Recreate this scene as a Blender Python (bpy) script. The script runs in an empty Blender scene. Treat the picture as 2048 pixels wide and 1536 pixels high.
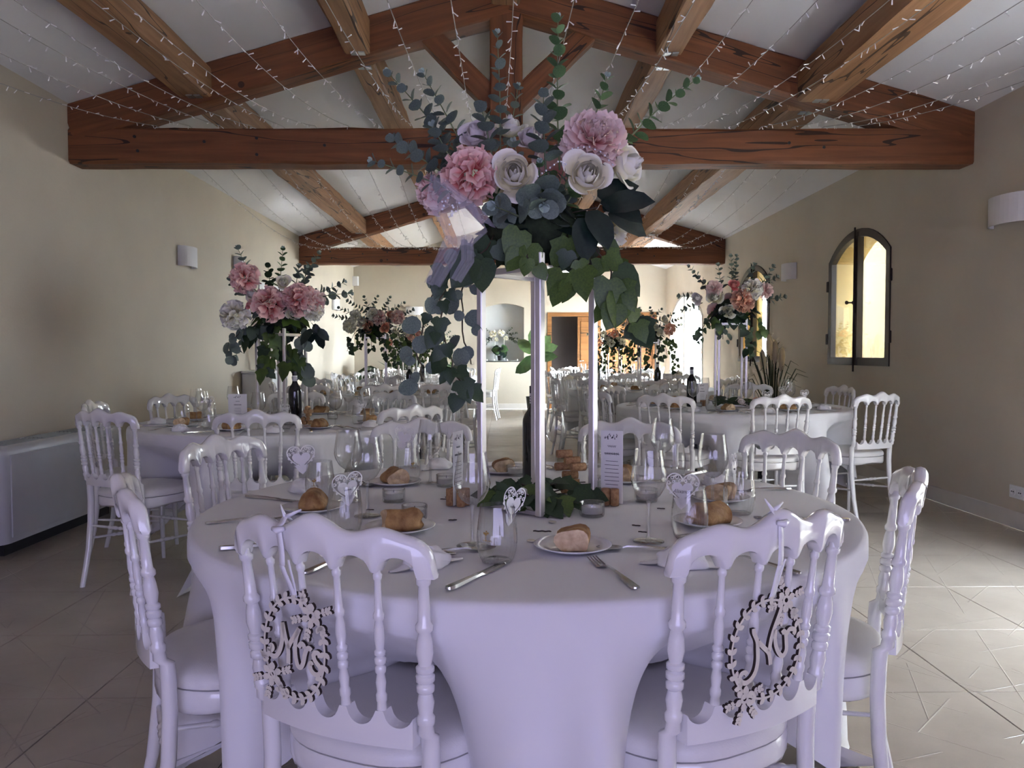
import bpy, math, random
import numpy as np
from mathutils import Vector, Matrix, Euler
random.seed(7)
PI = math.pi
R_ = math.radians
sc = bpy.context.scene
COL = sc.collection

# ------------------------------------------------------------------ camera
CAM_H = 1.165
F_PX = 1570.0
PITCH, YAW, ROLL = 0.0395, 0.01175, 0.0021
def cam_dir(d):
    x, y, z = d
    c, s = math.cos(ROLL), math.sin(ROLL); x, z = c*x + s*z, -s*x + c*z
    c, s = math.cos(PITCH), math.sin(PITCH); y, z = c*y + s*z, -s*y + c*z
    c, s = math.cos(YAW), math.sin(YAW); x, y = c*x + s*y, -s*x + c*y
    return Vector((x, y, z))
cd = bpy.data.cameras.new('camera')
cam = bpy.data.objects.new('camera', cd); COL.objects.link(cam)
r_, f_, u_ = cam_dir((1, 0, 0)), cam_dir((0, 1, 0)), cam_dir((0, 0, 1))
M = Matrix(((r_.x, u_.x, -f_.x, 0), (r_.y, u_.y, -f_.y, 0), (r_.z, u_.z, -f_.z, CAM_H), (0, 0, 0, 1)))
cam.matrix_world = M
cd.sensor_fit = 'HORIZONTAL'; cd.sensor_width = 36.0; cd.lens = F_PX/2048*36
cd.clip_start = 0.05; cd.clip_end = 200
sc.camera = cam

# ------------------------------------------------------------------ world, sun, daylight, exposure
world = bpy.data.worlds.new('world'); sc.world = world; world.use_nodes = True
bg = world.node_tree.nodes['Background']
bg.inputs['Color'].default_value = (0.80, 0.87, 1.0, 1)
bg.inputs['Strength'].default_value = 33.0
def sun_light():
    l = bpy.data.lights.new('sun', 'SUN'); l.energy = 1.6; l.angle = R_(1.0); l.color = (1.0, 0.93, 0.80)
    o = bpy.data.objects.new('sun', l); COL.objects.link(o)
    d = Vector((0.55, 0.12, -0.83)); o.rotation_euler = d.to_track_quat('-Z', 'Y').to_euler()
sun_light()
def area(name, loc, aim, sx, sy, power, color, portal=False):
    l = bpy.data.lights.new(name, 'AREA'); l.shape = 'RECTANGLE'; l.size = sx; l.size_y = sy
    l.energy = power; l.color = color
    if portal: l.cycles.is_portal = True
    o = bpy.data.objects.new(name, l); COL.objects.link(o); o.location = loc
    o.rotation_euler = Vector(aim).to_track_quat('-Z', 'Z').to_euler()
    return o
XL, XR, YB, YF = -3.07, 3.385, -2.6, 16.29
# added lilac fill lamp on the solid wall behind the camera, imitating daylight
area('near_wall_fill', (0.2, YB + 0.02, 1.15), (0, 1, 0.05), 4.0, 2.1, 45, (0.59, 0.57, 1.0))
# sky portals in the window openings
area('portal_a', (XR + 0.30, 7.475, 1.68), (-1, 0, 0), 1.29, 1.30, 1, (1, 1, 1), True)
area('portal_b', (XR + 0.30, 10.585, 1.68), (-1, 0, 0), 1.29, 1.30, 1, (1, 1, 1), True)
area('portal_d', (XR + 0.30, 2.7, 1.13), (-1, 0, 0), 2.0, 2.26, 1, (1, 1, 1), True)
area('portal_c', (XR + 0.30, 14.55, 1.13), (-1, 0, 0), 2.6, 2.26, 1, (1, 1, 1), True)
vs = sc.view_settings
sc.display_settings.display_device = 'sRGB'
vs.view_transform = 'Standard'; vs.look = 'None'; vs.gamma = 1.0; vs.use_curve_mapping = False
vs.exposure = 1.58
cy = sc.cycles
cy.use_adaptive_sampling = True; cy.adaptive_threshold = .15
cy.max_bounces = 6; cy.diffuse_bounces = 4; cy.glossy_bounces = 2; cy.transmission_bounces = 2
cy.transparent_max_bounces = 14; cy.caustics_reflective = False; cy.caustics_refractive = False
cy.sample_clamp_indirect = 6.0; cy.use_denoising = True

# ------------------------------------------------------------------ materials
MT = {}
def mat(name, color=(.8, .8, .8), rough=.5, metal=0., coat=0., spec=.5, noise=0., nscale=8., bump=0., bscale=40., stretch=None, trans=0., sheen=0., c2=None, subsurf=0.):
    if name in MT: return MT[name]
    m = bpy.data.materials.new(name); m.use_nodes = True
    nt = m.node_tree; b = nt.nodes['Principled BSDF']
    b.inputs['Base Color'].default_value = (*color, 1); b.inputs['Roughness'].default_value = rough
    b.inputs['Metallic'].default_value = metal; b.inputs['Coat Weight'].default_value = coat
    b.inputs['Specular IOR Level'].default_value = spec; b.inputs['Sheen Weight'].default_value = sheen
    if trans: b.inputs['Transmission Weight'].default_value = trans
    tc = nt.nodes.new('ShaderNodeTexCoord'); src = tc.outputs['Object']
    if stretch:
        mp = nt.nodes.new('ShaderNodeMapping'); mp.inputs['Scale'].default_value = stretch
        nt.links.new(src, mp.inputs['Vector']); src = mp.outputs['Vector']
    if noise or c2:
        n = nt.nodes.new('ShaderNodeTexNoise'); n.inputs['Scale'].default_value = nscale; n.inputs['Detail'].default_value = 4
        nt.links.new(src, n.inputs['Vector'])
        cr = nt.nodes.new('ShaderNodeValToRGB')
        a = c2 if c2 else tuple(max(0, c*(1 - noise)) for c in color)
        bb = color if c2 else tuple(min(1, c*(1 + noise)) for c in color)
        cr.color_ramp.elements[0].position = .32; cr.color_ramp.elements[1].position = .68
        cr.color_ramp.elements[0].color = (*a, 1); cr.color_ramp.elements[1].color = (*bb, 1)
        nt.links.new(n.outputs['Fac'], cr.inputs['Fac']); nt.links.new(cr.outputs['Color'], b.inputs['Base Color'])
    if bump:
        n2 = nt.nodes.new('ShaderNodeTexNoise'); n2.inputs['Scale'].default_value = bscale; n2.inputs['Detail'].default_value = 3
        nt.links.new(src, n2.inputs['Vector'])
        bp = nt.nodes.new('ShaderNodeBump'); bp.inputs['Strength'].default_value = bump; bp.inputs['Distance'].default_value = .004
        nt.links.new(n2.outputs['Fac'], bp.inputs['Height']); nt.links.new(bp.outputs['Normal'], b.inputs['Normal'])
    MT[name] = m
    return m
def glass_mat(name, tint=(1, 1, 1), refl=.9, base=.04):
    # thin clear glass: straight-through light plus a Fresnel-like mirror reflection
    m = bpy.data.materials.new(name); m.use_nodes = True; nt = m.node_tree; nt.nodes.clear()
    out = nt.nodes.new('ShaderNodeOutputMaterial'); mix = nt.nodes.new('ShaderNodeMixShader')
    t = nt.nodes.new('ShaderNodeBsdfTransparent'); t.inputs['Color'].default_value = (*tint, 1)
    g = nt.nodes.new('ShaderNodeBsdfGlossy'); g.inputs['Roughness'].default_value = .02
    lw = nt.nodes.new('ShaderNodeLayerWeight'); lw.inputs['Blend'].default_value = .35
    mr = nt.nodes.new('ShaderNodeMapRange'); mr.inputs['To Min'].default_value = base; mr.inputs['To Max'].default_value = refl
    pw = nt.nodes.new('ShaderNodeMath'); pw.operation = 'POWER'; pw.inputs[1].default_value = 1.6
    nt.links.new(lw.outputs['Facing'], pw.inputs[0]); nt.links.new(pw.outputs[0], mr.inputs['Value'])
    nt.links.new(mr.outputs['Result'], mix.inputs['Fac']); nt.links.new(t.outputs[0], mix.inputs[1]); nt.links.new(g.outputs[0], mix.inputs[2])
    nt.links.new(mix.outputs[0], out.inputs['Surface']); MT[name] = m
    return m
def veil_mat(name, color, alpha):
    m = bpy.data.materials.new(name); m.use_nodes = True; nt = m.node_tree; nt.nodes.clear()
    out = nt.nodes.new('ShaderNodeOutputMaterial'); mix = nt.nodes.new('ShaderNodeMixShader'); mix.inputs[0].default_value = alpha
    t = nt.nodes.new('ShaderNodeBsdfTransparent'); d = nt.nodes.new('ShaderNodeBsdfDiffuse'); d.inputs['Color'].default_value = (*color, 1)
    nt.links.new(t.outputs[0], mix.inputs[1]); nt.links.new(d.outputs[0], mix.inputs[2]); nt.links.new(mix.outputs[0], out.inputs['Surface'])
    MT[name] = m; return m
def wood_mat(name, c1, c2, rough=.6):
    m = bpy.data.materials.new(name); m.use_nodes = True; nt = m.node_tree; b = nt.nodes['Principled BSDF']
    b.inputs['Roughness'].default_value = rough
    L = nt.links.new; N = nt.nodes.new
    tc = N('ShaderNodeTexCoord'); oi = N('ShaderNodeObjectInfo')
    ad = N('ShaderNodeVectorMath'); ad.operation = 'ADD'; sc_ = N('ShaderNodeVectorMath'); sc_.operation = 'SCALE'; sc_.inputs['Scale'].default_value = 17.
    L(oi.outputs['Random'], sc_.inputs[0]); L(tc.outputs['Object'], ad.inputs[0]); L(sc_.outputs[0], ad.inputs[1])
    mp = N('ShaderNodeMapping'); mp.inputs['Scale'].default_value = (.9, 14, 14); L(ad.outputs[0], mp.inputs['Vector'])
    n = N('ShaderNodeTexNoise'); n.inputs['Scale'].default_value = 1.6; n.inputs['Detail'].default_value = 6; n.inputs['Distortion'].default_value = .6
    L(mp.outputs[0], n.inputs['Vector'])
    cr = N('ShaderNodeValToRGB'); cr.color_ramp.elements[0].position = .3; cr.color_ramp.elements[1].position = .72
    cr.color_ramp.elements[0].color = (*c1, 1); cr.color_ramp.elements[1].color = (*c2, 1); L(n.outputs['Fac'], cr.inputs['Fac'])
    # long drying cracks
    mp2 = N('ShaderNodeMapping'); mp2.inputs['Scale'].default_value = (.35, 5, 5); L(ad.outputs[0], mp2.inputs['Vector'])
    n2 = N('ShaderNodeTexNoise'); n2.inputs['Scale'].default_value = 1.3; n2.inputs['Detail'].default_value = 2; L(mp2.outputs[0], n2.inputs['Vector'])
    s1 = N('ShaderNodeMath'); s1.operation = 'SUBTRACT'; s1.inputs[1].default_value = .5; L(n2.outputs['Fac'], s1.inputs[0])
    s2 = N('ShaderNodeMath'); s2.operation = 'ABSOLUTE'; L(s1.outputs[0], s2.inputs[0])
    s3 = N('ShaderNodeMath'); s3.operation = 'LESS_THAN'; s3.inputs[1].default_value = .006; L(s2.outputs[0], s3.inputs[0])
    mx = N('ShaderNodeMix'); mx.data_type = 'RGBA'; L(s3.outputs[0], mx.inputs['Factor']); L(cr.outputs['Color'], mx.inputs['A'])
    mx.inputs['B'].default_value = (c1[0]*.25, c1[1]*.25, c1[2]*.25, 1)
    # knots
    vo = N('ShaderNodeTexVoronoi'); vo.inputs['Scale'].default_value = 2.2; L(ad.outputs[0], vo.inputs['Vector'])
    k = N('ShaderNodeMath'); k.operation = 'LESS_THAN'; k.inputs[1].default_value = .055; L(vo.outputs['Distance'], k.inputs[0])
    mx2 = N('ShaderNodeMix'); mx2.data_type = 'RGBA'; L(k.outputs[0], mx2.inputs['Factor']); L(mx.outputs['Result'], mx2.inputs['A'])
    mx2.inputs['B'].default_value = (c1[0]*.35, c1[1]*.35, c1[2]*.35, 1)
    L(mx2.outputs['Result'], b.inputs['Base Color'])
    bp = N('ShaderNodeBump'); bp.inputs['Strength'].default_value = .5; bp.inputs['Distance'].default_value = .006
    L(n.outputs['Fac'], bp.inputs['Height']); L(bp.outputs['Normal'], b.inputs['Normal'])
    MT[name] = m; return m
def petal_mat(name, base, tip, mid=.5, leafy=.0):
    m = bpy.data.materials.new(name); m.use_nodes = True; nt = m.node_tree; b = nt.nodes['Principled BSDF']
    at = nt.nodes.new('ShaderNodeAttribute'); at.attribute_name = 'tip'
    cr = nt.nodes.new('ShaderNodeValToRGB'); cr.color_ramp.elements[0].position = .15; cr.color_ramp.elements[1].position = .95
    cr.color_ramp.elements[0].color = (*base, 1); cr.color_ramp.elements[1].color = (*tip, 1)
    nt.links.new(at.outputs['Fac'], cr.inputs['Fac']); nt.links.new(cr.outputs['Color'], b.inputs['Base Color'])
    b.inputs['Roughness'].default_value = .75; b.inputs['Specular IOR Level'].default_value = .2
    MT[name] = m; return m
def tile_mat():
    m = bpy.data.materials.new('floor_tile'); m.use_nodes = True; nt = m.node_tree; b = nt.nodes['Principled BSDF']
    N = nt.nodes.new; L = nt.links.new
    geo = N('ShaderNodeNewGeometry'); oi = N('ShaderNodeObjectInfo')
    b.inputs['Roughness'].default_value = .34
    n = N('ShaderNodeTexNoise'); n.inputs['Scale'].default_value = 3.0; n.inputs['Detail'].default_value = 4; L(geo.outputs['Position'], n.inputs['Vector'])
    cr = N('ShaderNodeValToRGB'); cr.color_ramp.elements[0].color = (.36, .312, .262, 1); cr.color_ramp.elements[1].color = (.46, .405, .345, 1)
    cr.color_ramp.elements[0].position = .3; cr.color_ramp.elements[1].position = .7
    L(n.outputs['Fac'], cr.inputs['Fac']); L(cr.outputs['Color'], b.inputs['Base Color'])
    h = None
    sep = N('ShaderNodeSeparateXYZ'); L(geo.outputs['Position'], sep.inputs[0])
    def mth(op, p, q=None, r=None):
        m_ = N('ShaderNodeMath'); m_.operation = op
        for k_, v_ in enumerate((p, q, r)):
            if v_ is None: continue
            if isinstance(v_, (int, float)): m_.inputs[k_].default_value = v_
            else: L(v_, m_.inputs[k_])
        return m_.outputs[0]
    for i_, (ang, fr, ms) in enumerate(((45, 4.1, 2.6), (135, 4.1, 2.9), (18, 3.3, 2.2), (108, 3.7, 2.4), (72, 2.9, 3.1), (160, 3.1, 2.7))):
        ca, sa = math.cos(R_(ang))*fr, math.sin(R_(ang))*fr
        u_c = mth('MULTIPLY_ADD', sep.outputs['X'], ca, mth('MULTIPLY', sep.outputs['Y'], sa))
        d_ = mth('ABSOLUTE', mth('SUBTRACT', mth('FRACT', mth('ADD', u_c, .37*i_)), .5))
        ln = mth('SUBTRACT', 1., mth('MINIMUM', mth('MULTIPLY', d_, 1/(.0032*fr)), 1.))
        mp = N('ShaderNodeMapping'); mp.inputs['Location'].default_value = (3.1*i_, 1.7*i_, 0); mp.inputs['Rotation'].default_value = (0, 0, R_(ang)); mp.inputs['Scale'].default_value = (1, 1, 0); L(geo.outputs['Position'], mp.inputs['Vector'])
        v = N('ShaderNodeTexVoronoi'); v.inputs['Scale'].default_value = ms; L(mp.outputs[0], v.inputs['Vector'])
        sc2 = N('ShaderNodeSeparateColor'); L(v.outputs['Color'], sc2.inputs[0])
        ln = mth('MULTIPLY', ln, mth('GREATER_THAN', sc2.outputs[0], .5))
        h = ln if h is None else mth('MAXIMUM', h, ln)
    n3 = N('ShaderNodeTexNoise'); n3.inputs['Scale'].default_value = 18.; L(geo.outputs['Position'], n3.inputs['Vector'])
    a = N('ShaderNodeMath'); a.operation = 'MULTIPLY_ADD'; a.inputs[1].default_value = .35; L(n3.outputs['Fac'], a.inputs[0]); L(h, a.inputs[2])
    bp = N('ShaderNodeBump'); bp.inputs['Strength'].default_value = .55; bp.inputs['Distance'].default_value = .004
    L(a.outputs[0], bp.inputs['Height']); L(bp.outputs['Normal'], b.inputs['Normal'])
    MT['floor_tile'] = m; return m
tile_mat()
mat('grout', (.16, .14, .125), .8, noise=.1)
mat('plaster', (.61, .545, .435), .85, noise=.05, nscale=1.2, bump=.25, bscale=60)
mat('ceiling_white', (.80, .79, .79), .8, noise=.02, nscale=1., bump=.1, bscale=30)
mat('skirting', (.66, .62, .56), .45, noise=.03)
wood_mat('beam_red', (.125, .040, .012), (.235, .082, .027))
wood_mat('beam_tan', (.24, .115, .05), (.40, .215, .105))
wood_mat('door_wood', (.20, .080, .022), (.30, .135, .042), .4)
mat('lacquer_white', (.82, .81, .80), .14, coat=.6, noise=.015, nscale=5)
mat('seat_vinyl', (.80, .785, .76), .42, noise=.02, bump=.15, bscale=400)
mat('linen_white', (.78, .775, .785), .8, sheen=.2, noise=.015, nscale=3, bump=.55, bscale=5.5)
mat('napkin_white', (.86, .85, .85), .8, noise=.02, bump=.1, bscale=300)
mat('black_metal', (.012, .012, .014), .45, noise=.1)
mat('steel', (.62, .62, .62), .22, metal=1., noise=.04, nscale=30)
mat('zinc', (.50, .52, .53), .4, metal=1., noise=.1)
mat('stand_metal', (.72, .69, .66), .32, metal=.55, noise=.03)
glass_mat('glass_clear', (.955, .96, .96), 1., .09)
glass_mat('glass_pane', (.96, .98, .97), .7, .05)
mat('bottle_glass', (.004, .006, .006), .08, coat=.5, noise=.1)
mat('bottle_cap', (.01, .01, .012), .35, noise=.1)
mat('paper_label', (.78, .78, .79), .6, noise=.02)
mat('paper_white', (.84, .83, .81), .7, noise=.015)
mat('ink', (.03, .03, .04), .6, noise=.1)
mat('gold_ink', (.34, .22, .07), .45, noise=.1)
mat('porcelain', (.80, .80, .82), .12, coat=.5, noise=.01)
mat('bread_crust', (.50, .30, .12), .6, c2=(.24, .105, .035), nscale=38, bump=1., bscale=70)
mat('bread_crumb', (.80, .64, .42), .9, c2=(.60, .42, .25), nscale=60, bump=.8, bscale=90)
mat('cork', (.50, .30, .15), .85, c2=(.33, .17, .08), nscale=120, bump=.5, bscale=150)
mat('wax', (.85, .84, .80), .5, noise=.02)
mat('ply_face', (.70, .655, .545), .7, noise=.06, nscale=30)
mat('ply_burnt', (.030, .018, .014), .8, noise=.2)
mat('ribbon_white', (.85, .84, .86), .45, noise=.02)
mat('euc_leaf', (.175, .225, .180), .6, c2=(.105, .145, .115), nscale=14)
mat('euc_green', (.12, .22, .085), .55, c2=(.075, .15, .055), nscale=14)
mat('euc_young', (.36, .46, .40), .6, noise=.1)
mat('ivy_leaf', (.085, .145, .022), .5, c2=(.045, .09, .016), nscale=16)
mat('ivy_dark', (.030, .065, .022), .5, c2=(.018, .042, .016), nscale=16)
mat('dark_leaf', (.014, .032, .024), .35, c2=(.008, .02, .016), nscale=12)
mat('stem', (.06, .045, .025), .7, noise=.2)
mat('stem_green', (.16, .20, .10), .6, noise=.2)
mat('moss', (.022, .035, .014), .95, noise=.4, nscale=40, bump=.8, bscale=60)
petal_mat('petal_white', (.86, .80, .52), (.92, .90, .80))
petal_mat('petal_lilac', (.74, .64, .60), (.86, .80, .78))
petal_mat('petal_pink', (.72, .16, .15), (.93, .66, .58))
petal_mat('petal_blush', (.82, .33, .30), (.94, .76, .68))
petal_mat('petal_peach', (.75, .22, .13), (.87, .56, .40))
petal_mat('petal_coral', (.80, .22, .20), (.86, .42, .38))
veil_mat('tulle', (.82, .80, .86), .27)
mat('crystal', (.9, .9, .95), .05, coat=1., noise=.01)
mat('window_brown', (.022, .013, .010), .45, noise=.15)
mat('reveal_ochre', (.46, .335, .13), .9, noise=.08, nscale=3)
mat('ochre_render', (.135, .096, .036), .9, noise=.10, nscale=1.5, bump=.3, bscale=30)
mat('pale_render', (.24, .232, .215), .9, noise=.08, nscale=2)
mat('gravel', (.30, .27, .22), .9, noise=.2, nscale=30)
mat('appliance', (.60, .61, .63), .35, noise=.02)
mat('appliance_grille', (.34, .36, .37), .4, noise=.05)
mat('shadow_gap', (.02, .02, .02), .8, noise=.1)
mat('sconce_white', (.78, .77, .77), .6, noise=.01)
mat('plastic_white', (.80, .80, .80), .4, noise=.01)
mat('recess_shade', (.010, .005, .003), .8, noise=.1)  # near-black colour that carries the shade inside the door openings
mat('taupe_door', (.28, .22, .185), .6, noise=.05)
mat('wire_white', (.33, .32, .30), .4, noise=.02)
mat('bulb_white', (.86, .85, .84), .35, noise=.02)
mat('plant_green', (.055, .115, .035), .45, c2=(.03, .065, .02), nscale=6)
mat('plant_light', (.085, .155, .045), .45, c2=(.05, .09, .028), nscale=6)
mat('grass_green', (.055, .070, .026), .6, c2=(.03, .04, .016), nscale=6)
mat('pampas', (.62, .52, .36), .95, noise=.1)
mat('pot_black', (.015, .015, .016), .5, noise=.1)
mat('niche_paint', (.66, .68, .69), .8, noise=.02)
mat('red_tag', (.45, .02, .02), .5, noise=.1)

# ------------------------------------------------------------------ mesh helpers
class MB:
    def __init__(s): s.v = []; s.f = []; s.m = []; s.t = []
    def add(s, vs, fs, mi=0, tips=None):
        o = len(s.v); s.v += [tuple(p) for p in vs]; s.f += [tuple(i + o for i in f) for f in fs]; s.m += [mi]*len(fs)
        s.t += list(tips) if tips is not None else [0.]*len(vs)
    def box(s, a, b, mi=0, M=None, bev=0.):
        x0, y0, z0 = a; x1, y1, z1 = b
        if bev:
            e = bev; vs = []
            for z, i in ((z0, e), (z0 + e, 0), (z1 - e, 0), (z1, e)):
                for (x, y) in ((x0, y0), (x1, y0), (x1, y1), (x0, y1)):
                    sx = 1 if x == x0 else -1; sy = 1 if y == y0 else -1
                    vs += [(x + sx*(e + i), y + sy*i, z), (x + sx*i, y + sy*(e + i), z)] if (sx*sy > 0) == False else [(x + sx*i, y + sy*(e + i), z), (x + sx*(e + i), y + sy*i, z)]
            fs = [tuple(range(7, -1, -1)), tuple(range(24, 32))]
            for r in range(3):
                for k in range(8): fs.append((r*8 + k, r*8 + (k + 1) % 8, r*8 + 8 + (k + 1) % 8, r*8 + 8 + k))
        else:
            vs = [(x0, y0, z0), (x1, y0, z0), (x1, y1, z0), (x0, y1, z0), (x0, y0, z1), (x1, y0, z1), (x1, y1, z1), (x0, y1, z1)]
            fs = [(3, 2, 1, 0), (4, 5, 6, 7), (0, 1, 5, 4), (1, 2, 6, 5), (2, 3, 7, 6), (3, 0, 4, 7)]
        if M is not None: vs = [M @ Vector(p) for p in vs]
        s.add(vs, fs, mi); return s
    def rings(s, rings, cap0=True, cap1=True, mi=0, closed=True, tips=None):
        n = len(rings[0]); vs = [p for r in rings for p in r]; fs = []
        for i in range(len(rings) - 1):
            for k in range(n if closed else n - 1):
                a, b = i*n + k, i*n + (k + 1) % n; fs.append((a, b, b + n, a + n))
        if cap0: fs.append(tuple(range(n - 1, -1, -1)))
        if cap1: fs.append(tuple(range((len(rings) - 1)*n, len(rings)*n)))
        s.add(vs, fs, mi, tips); return s
    def lathe(s, prof, seg=24, c=(0, 0, 0), M=None, mi=0, ribs=None, cap0=False, cap1=False):
        rs = []
        for i, (r, z) in enumerate(prof):
            ring = []
            for k in range(seg):
                a = 2*PI*k/seg; rr = r
                if ribs: rr = r*(1 + ribs[1]*ribs[2](i/(len(prof) - 1))*math.cos(ribs[0]*a))
                p = Vector((c[0] + rr*math.cos(a), c[1] + rr*math.sin(a), c[2] + z)); ring.append(M @ p if M is not None else p)
            rs.append(ring)
        s.rings(rs, cap0, cap1, mi); return s
    def tube(s, pts, rad, seg=6, mi=0, cap=True):
        pts = [Vector(p) for p in pts]; n = len(pts); rs = []
        rad = rad if isinstance(rad, (list, tuple)) else [rad]*n
        up = Vector((0, 0, 1)); prev = None
        for i, p in enumerate(pts):
            t = (pts[min(i + 1, n - 1)] - pts[max(i - 1, 0)]).normalized()
            if prev is None:
                a = t.cross(up if abs(t.z) < .9 else Vector((1, 0, 0))).normalized()
            else: a = (prev - t*prev.dot(t)).normalized()
            prev = a; b = t.cross(a)
            rs.append([p + a*(rad[i]*math.cos(2*PI*k/seg)) + b*(rad[i]*math.sin(2*PI*k/seg)) for k in range(seg)])
        s.rings(rs, cap, cap, mi); return s
    def prism(s, poly, h0, h1, M=None, mi=0, mside=None):
        # poly in local XY extruded along Z
        n = len(poly); vs = [(x, y, h0) for x, y in poly] + [(x, y, h1) for x, y in poly]
        if M is not None: vs = [M @ Vector(p) for p in vs]
        fs = [tuple(range(n - 1, -1, -1)), tuple(range(n, 2*n))]
        o = len(s.v); s.add(vs, fs, mi)
        side = [(k, (k + 1) % n, n + (k + 1) % n, n + k) for k in range(n)]
        s.f += [tuple(i + o for i in f) for f in side]; s.m += [mi if mside is None else mside]*n
        return s
    def strip(s, pts, w, h0, h1, M=None, mi=0, mside=None):
        # flat ribbon of varying half width along a 2D polyline, extruded: laser-cut letter strokes
        n = len(pts); w = w if isinstance(w, (list, tuple)) else [w]*n; Lp = []; Rp = []
        for i in range(n):
            x0, y0 = pts[max(i - 1, 0)]; x1, y1 = pts[min(i + 1, n - 1)]; dx, dy = x1 - x0, y1 - y0; l = math.hypot(dx, dy) or 1
            nx, ny = -dy/l, dx/l; x, y = pts[i]; Lp.append((x + nx*w[i], y + ny*w[i])); Rp.append((x - nx*w[i], y - ny*w[i]))
        vs = []
        for i in range(n): vs += [(*Rp[i], h0), (*Lp[i], h0), (*Lp[i], h1), (*Rp[i], h1)]
        if M is not None: vs = [M @ Vector(p) for p in vs]
        ms = mi if mside is None else mside
        top = []; sid = []
        for i in range(n - 1):
            a = 4*i; b = a + 4
            top += [(a, b, b + 1, a + 1)[::-1], (a + 2, b + 2, b + 3, a + 3)[::-1]]; sid += [(a + 1, b + 1, b + 2, a + 2)[::-1], (a + 3, b + 3, b, a)[::-1]]
        sid += [(0, 1, 2, 3), (4*n - 1, 4*n - 2, 4*n - 3, 4*n - 4)]
        o = len(s.v); s.add(vs, top, mi); s.f += [tuple(i + o for i in f) for f in sid]; s.m += [ms]*len(sid); return s
    def mesh(s, name, mats, smooth=True, tip=False):
        me = bpy.data.meshes.new(name); me.from_pydata(s.v, [], s.f)
        for m in (mats if isinstance(mats, (list, tuple)) else [mats]): me.materials.append(MT[m])
        me.polygons.foreach_set('material_index', s.m)
        me.polygons.foreach_set('use_smooth', [smooth]*len(s.f))
        if tip:
            at = me.attributes.new('tip', 'FLOAT', 'POINT'); at.data.foreach_set('value', s.t)
        me.validate(); me.update()
        return me
    def build(s, name, mats, parent=None, smooth=True, tip=False, auto=None):
        me = s.mesh(name, mats, smooth, tip)
        if smooth and auto is not None: me.set_sharp_from_angle(angle=R_(auto))
        return link(name, me, parent)
def link(name, me, parent=None, Mx=None):
    o = bpy.data.objects.new(name, me); COL.objects.link(o)
    if parent is not None: o.parent = parent
    if Mx is not None: o.matrix_local = Mx
    return o
def tag(o, label=None, cat=None, group=None, kind=None):
    if label: o['label'] = label
    if cat: o['category'] = cat
    if group: o['group'] = group
    if kind: o['kind'] = kind
    return o
def empty(name, loc=(0, 0, 0), rz=0.):
    o = bpy.data.objects.new(name, None); o.empty_display_size = .05; COL.objects.link(o)
    o.location = loc; o.rotation_euler = (0, 0, rz); return o
def copy_tree(o, parent=None):
    c = o.copy(); COL.objects.link(c); c.parent = parent
    if parent is not None: c.matrix_parent_inverse = o.matrix_parent_inverse.copy()
    for ch in list(o.children): copy_tree(ch, c)
    return c
def kill(o):
    for ch in list(o.children): kill(ch)
    bpy.data.objects.remove(o)
def frame_from(z, y=None):
    # rotation whose local Z is z
    z = Vector(z).normalized(); y = Vector(y) if y is not None else (Vector((0, 0, 1)) if abs(z.z) < .95 else Vector((0, 1, 0)))
    x = y.cross(z).normalized(); y = z.cross(x)
    return Matrix((x, y, z)).transposed().to_4x4()
def rnd(a, b): return random.uniform(a, b)
def text_geo(txt, size, shear=0.):
    cu = bpy.data.curves.new('t', 'FONT'); cu.body = txt; cu.size = size; cu.shear = shear; cu.align_x = 'CENTER'; cu.align_y = 'CENTER'; cu.resolution_u = 2
    o = bpy.data.objects.new('t', cu); COL.objects.link(o)
    dg = bpy.context.evaluated_depsgraph_get(); me = o.evaluated_get(dg).to_mesh()
    vs = [tuple(v.co) for v in me.vertices]; fs = [tuple(p.vertices) for p in me.polygons]
    o.evaluated_get(dg).to_mesh_clear(); bpy.data.objects.remove(o); bpy.data.curves.remove(cu)
    return vs, fs

# ------------------------------------------------------------------ the hall: floor, walls, ceiling
RIDGE_X, RIDGE_Z, SLOPE = 0.08, 3.85, 0.29
def roof_z(x): return RIDGE_Z - SLOPE*abs(x - RIDGE_X)
def struct(o): o['kind'] = 'structure'; return o
TX0, TY0, TS = -1.404, 2.631 - 1.2, 0.6
fl = MB(); fl.box((XL, YB, -.12), (XR, YF, -.012)); floor = struct(fl.build('floor', 'grout', smooth=False))
fb = MB(); fb.box((XL, YB, -.012), (XR, TY0 - .003, 0)); fb.build('near_screed', 'floor_tile', floor, smooth=False)
tile_cache = {}
def tile_mesh(w, d):
    k = (round(w, 3), round(d, 3))
    if k not in tile_cache:
        b = MB(); g = .0016; b.box((g, g, -.011), (w - g, d - g, 0), bev=.0015); tile_cache[k] = b.mesh('tile', 'floor_tile', False)
    return tile_cache[k]
xs = [XL] + [TX0 + TS*k for k in range(-2, 8)] + [XR]
ys = [TY0 + TS*k for k in range(0, 25)] + [YF]
for i in range(len(xs) - 1):
    for j in range(len(ys) - 1):
        o = link('tile', tile_mesh(xs[i + 1] - xs[i], ys[j + 1] - ys[j]), floor); o.location = (xs[i], ys[j], 0)

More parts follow.
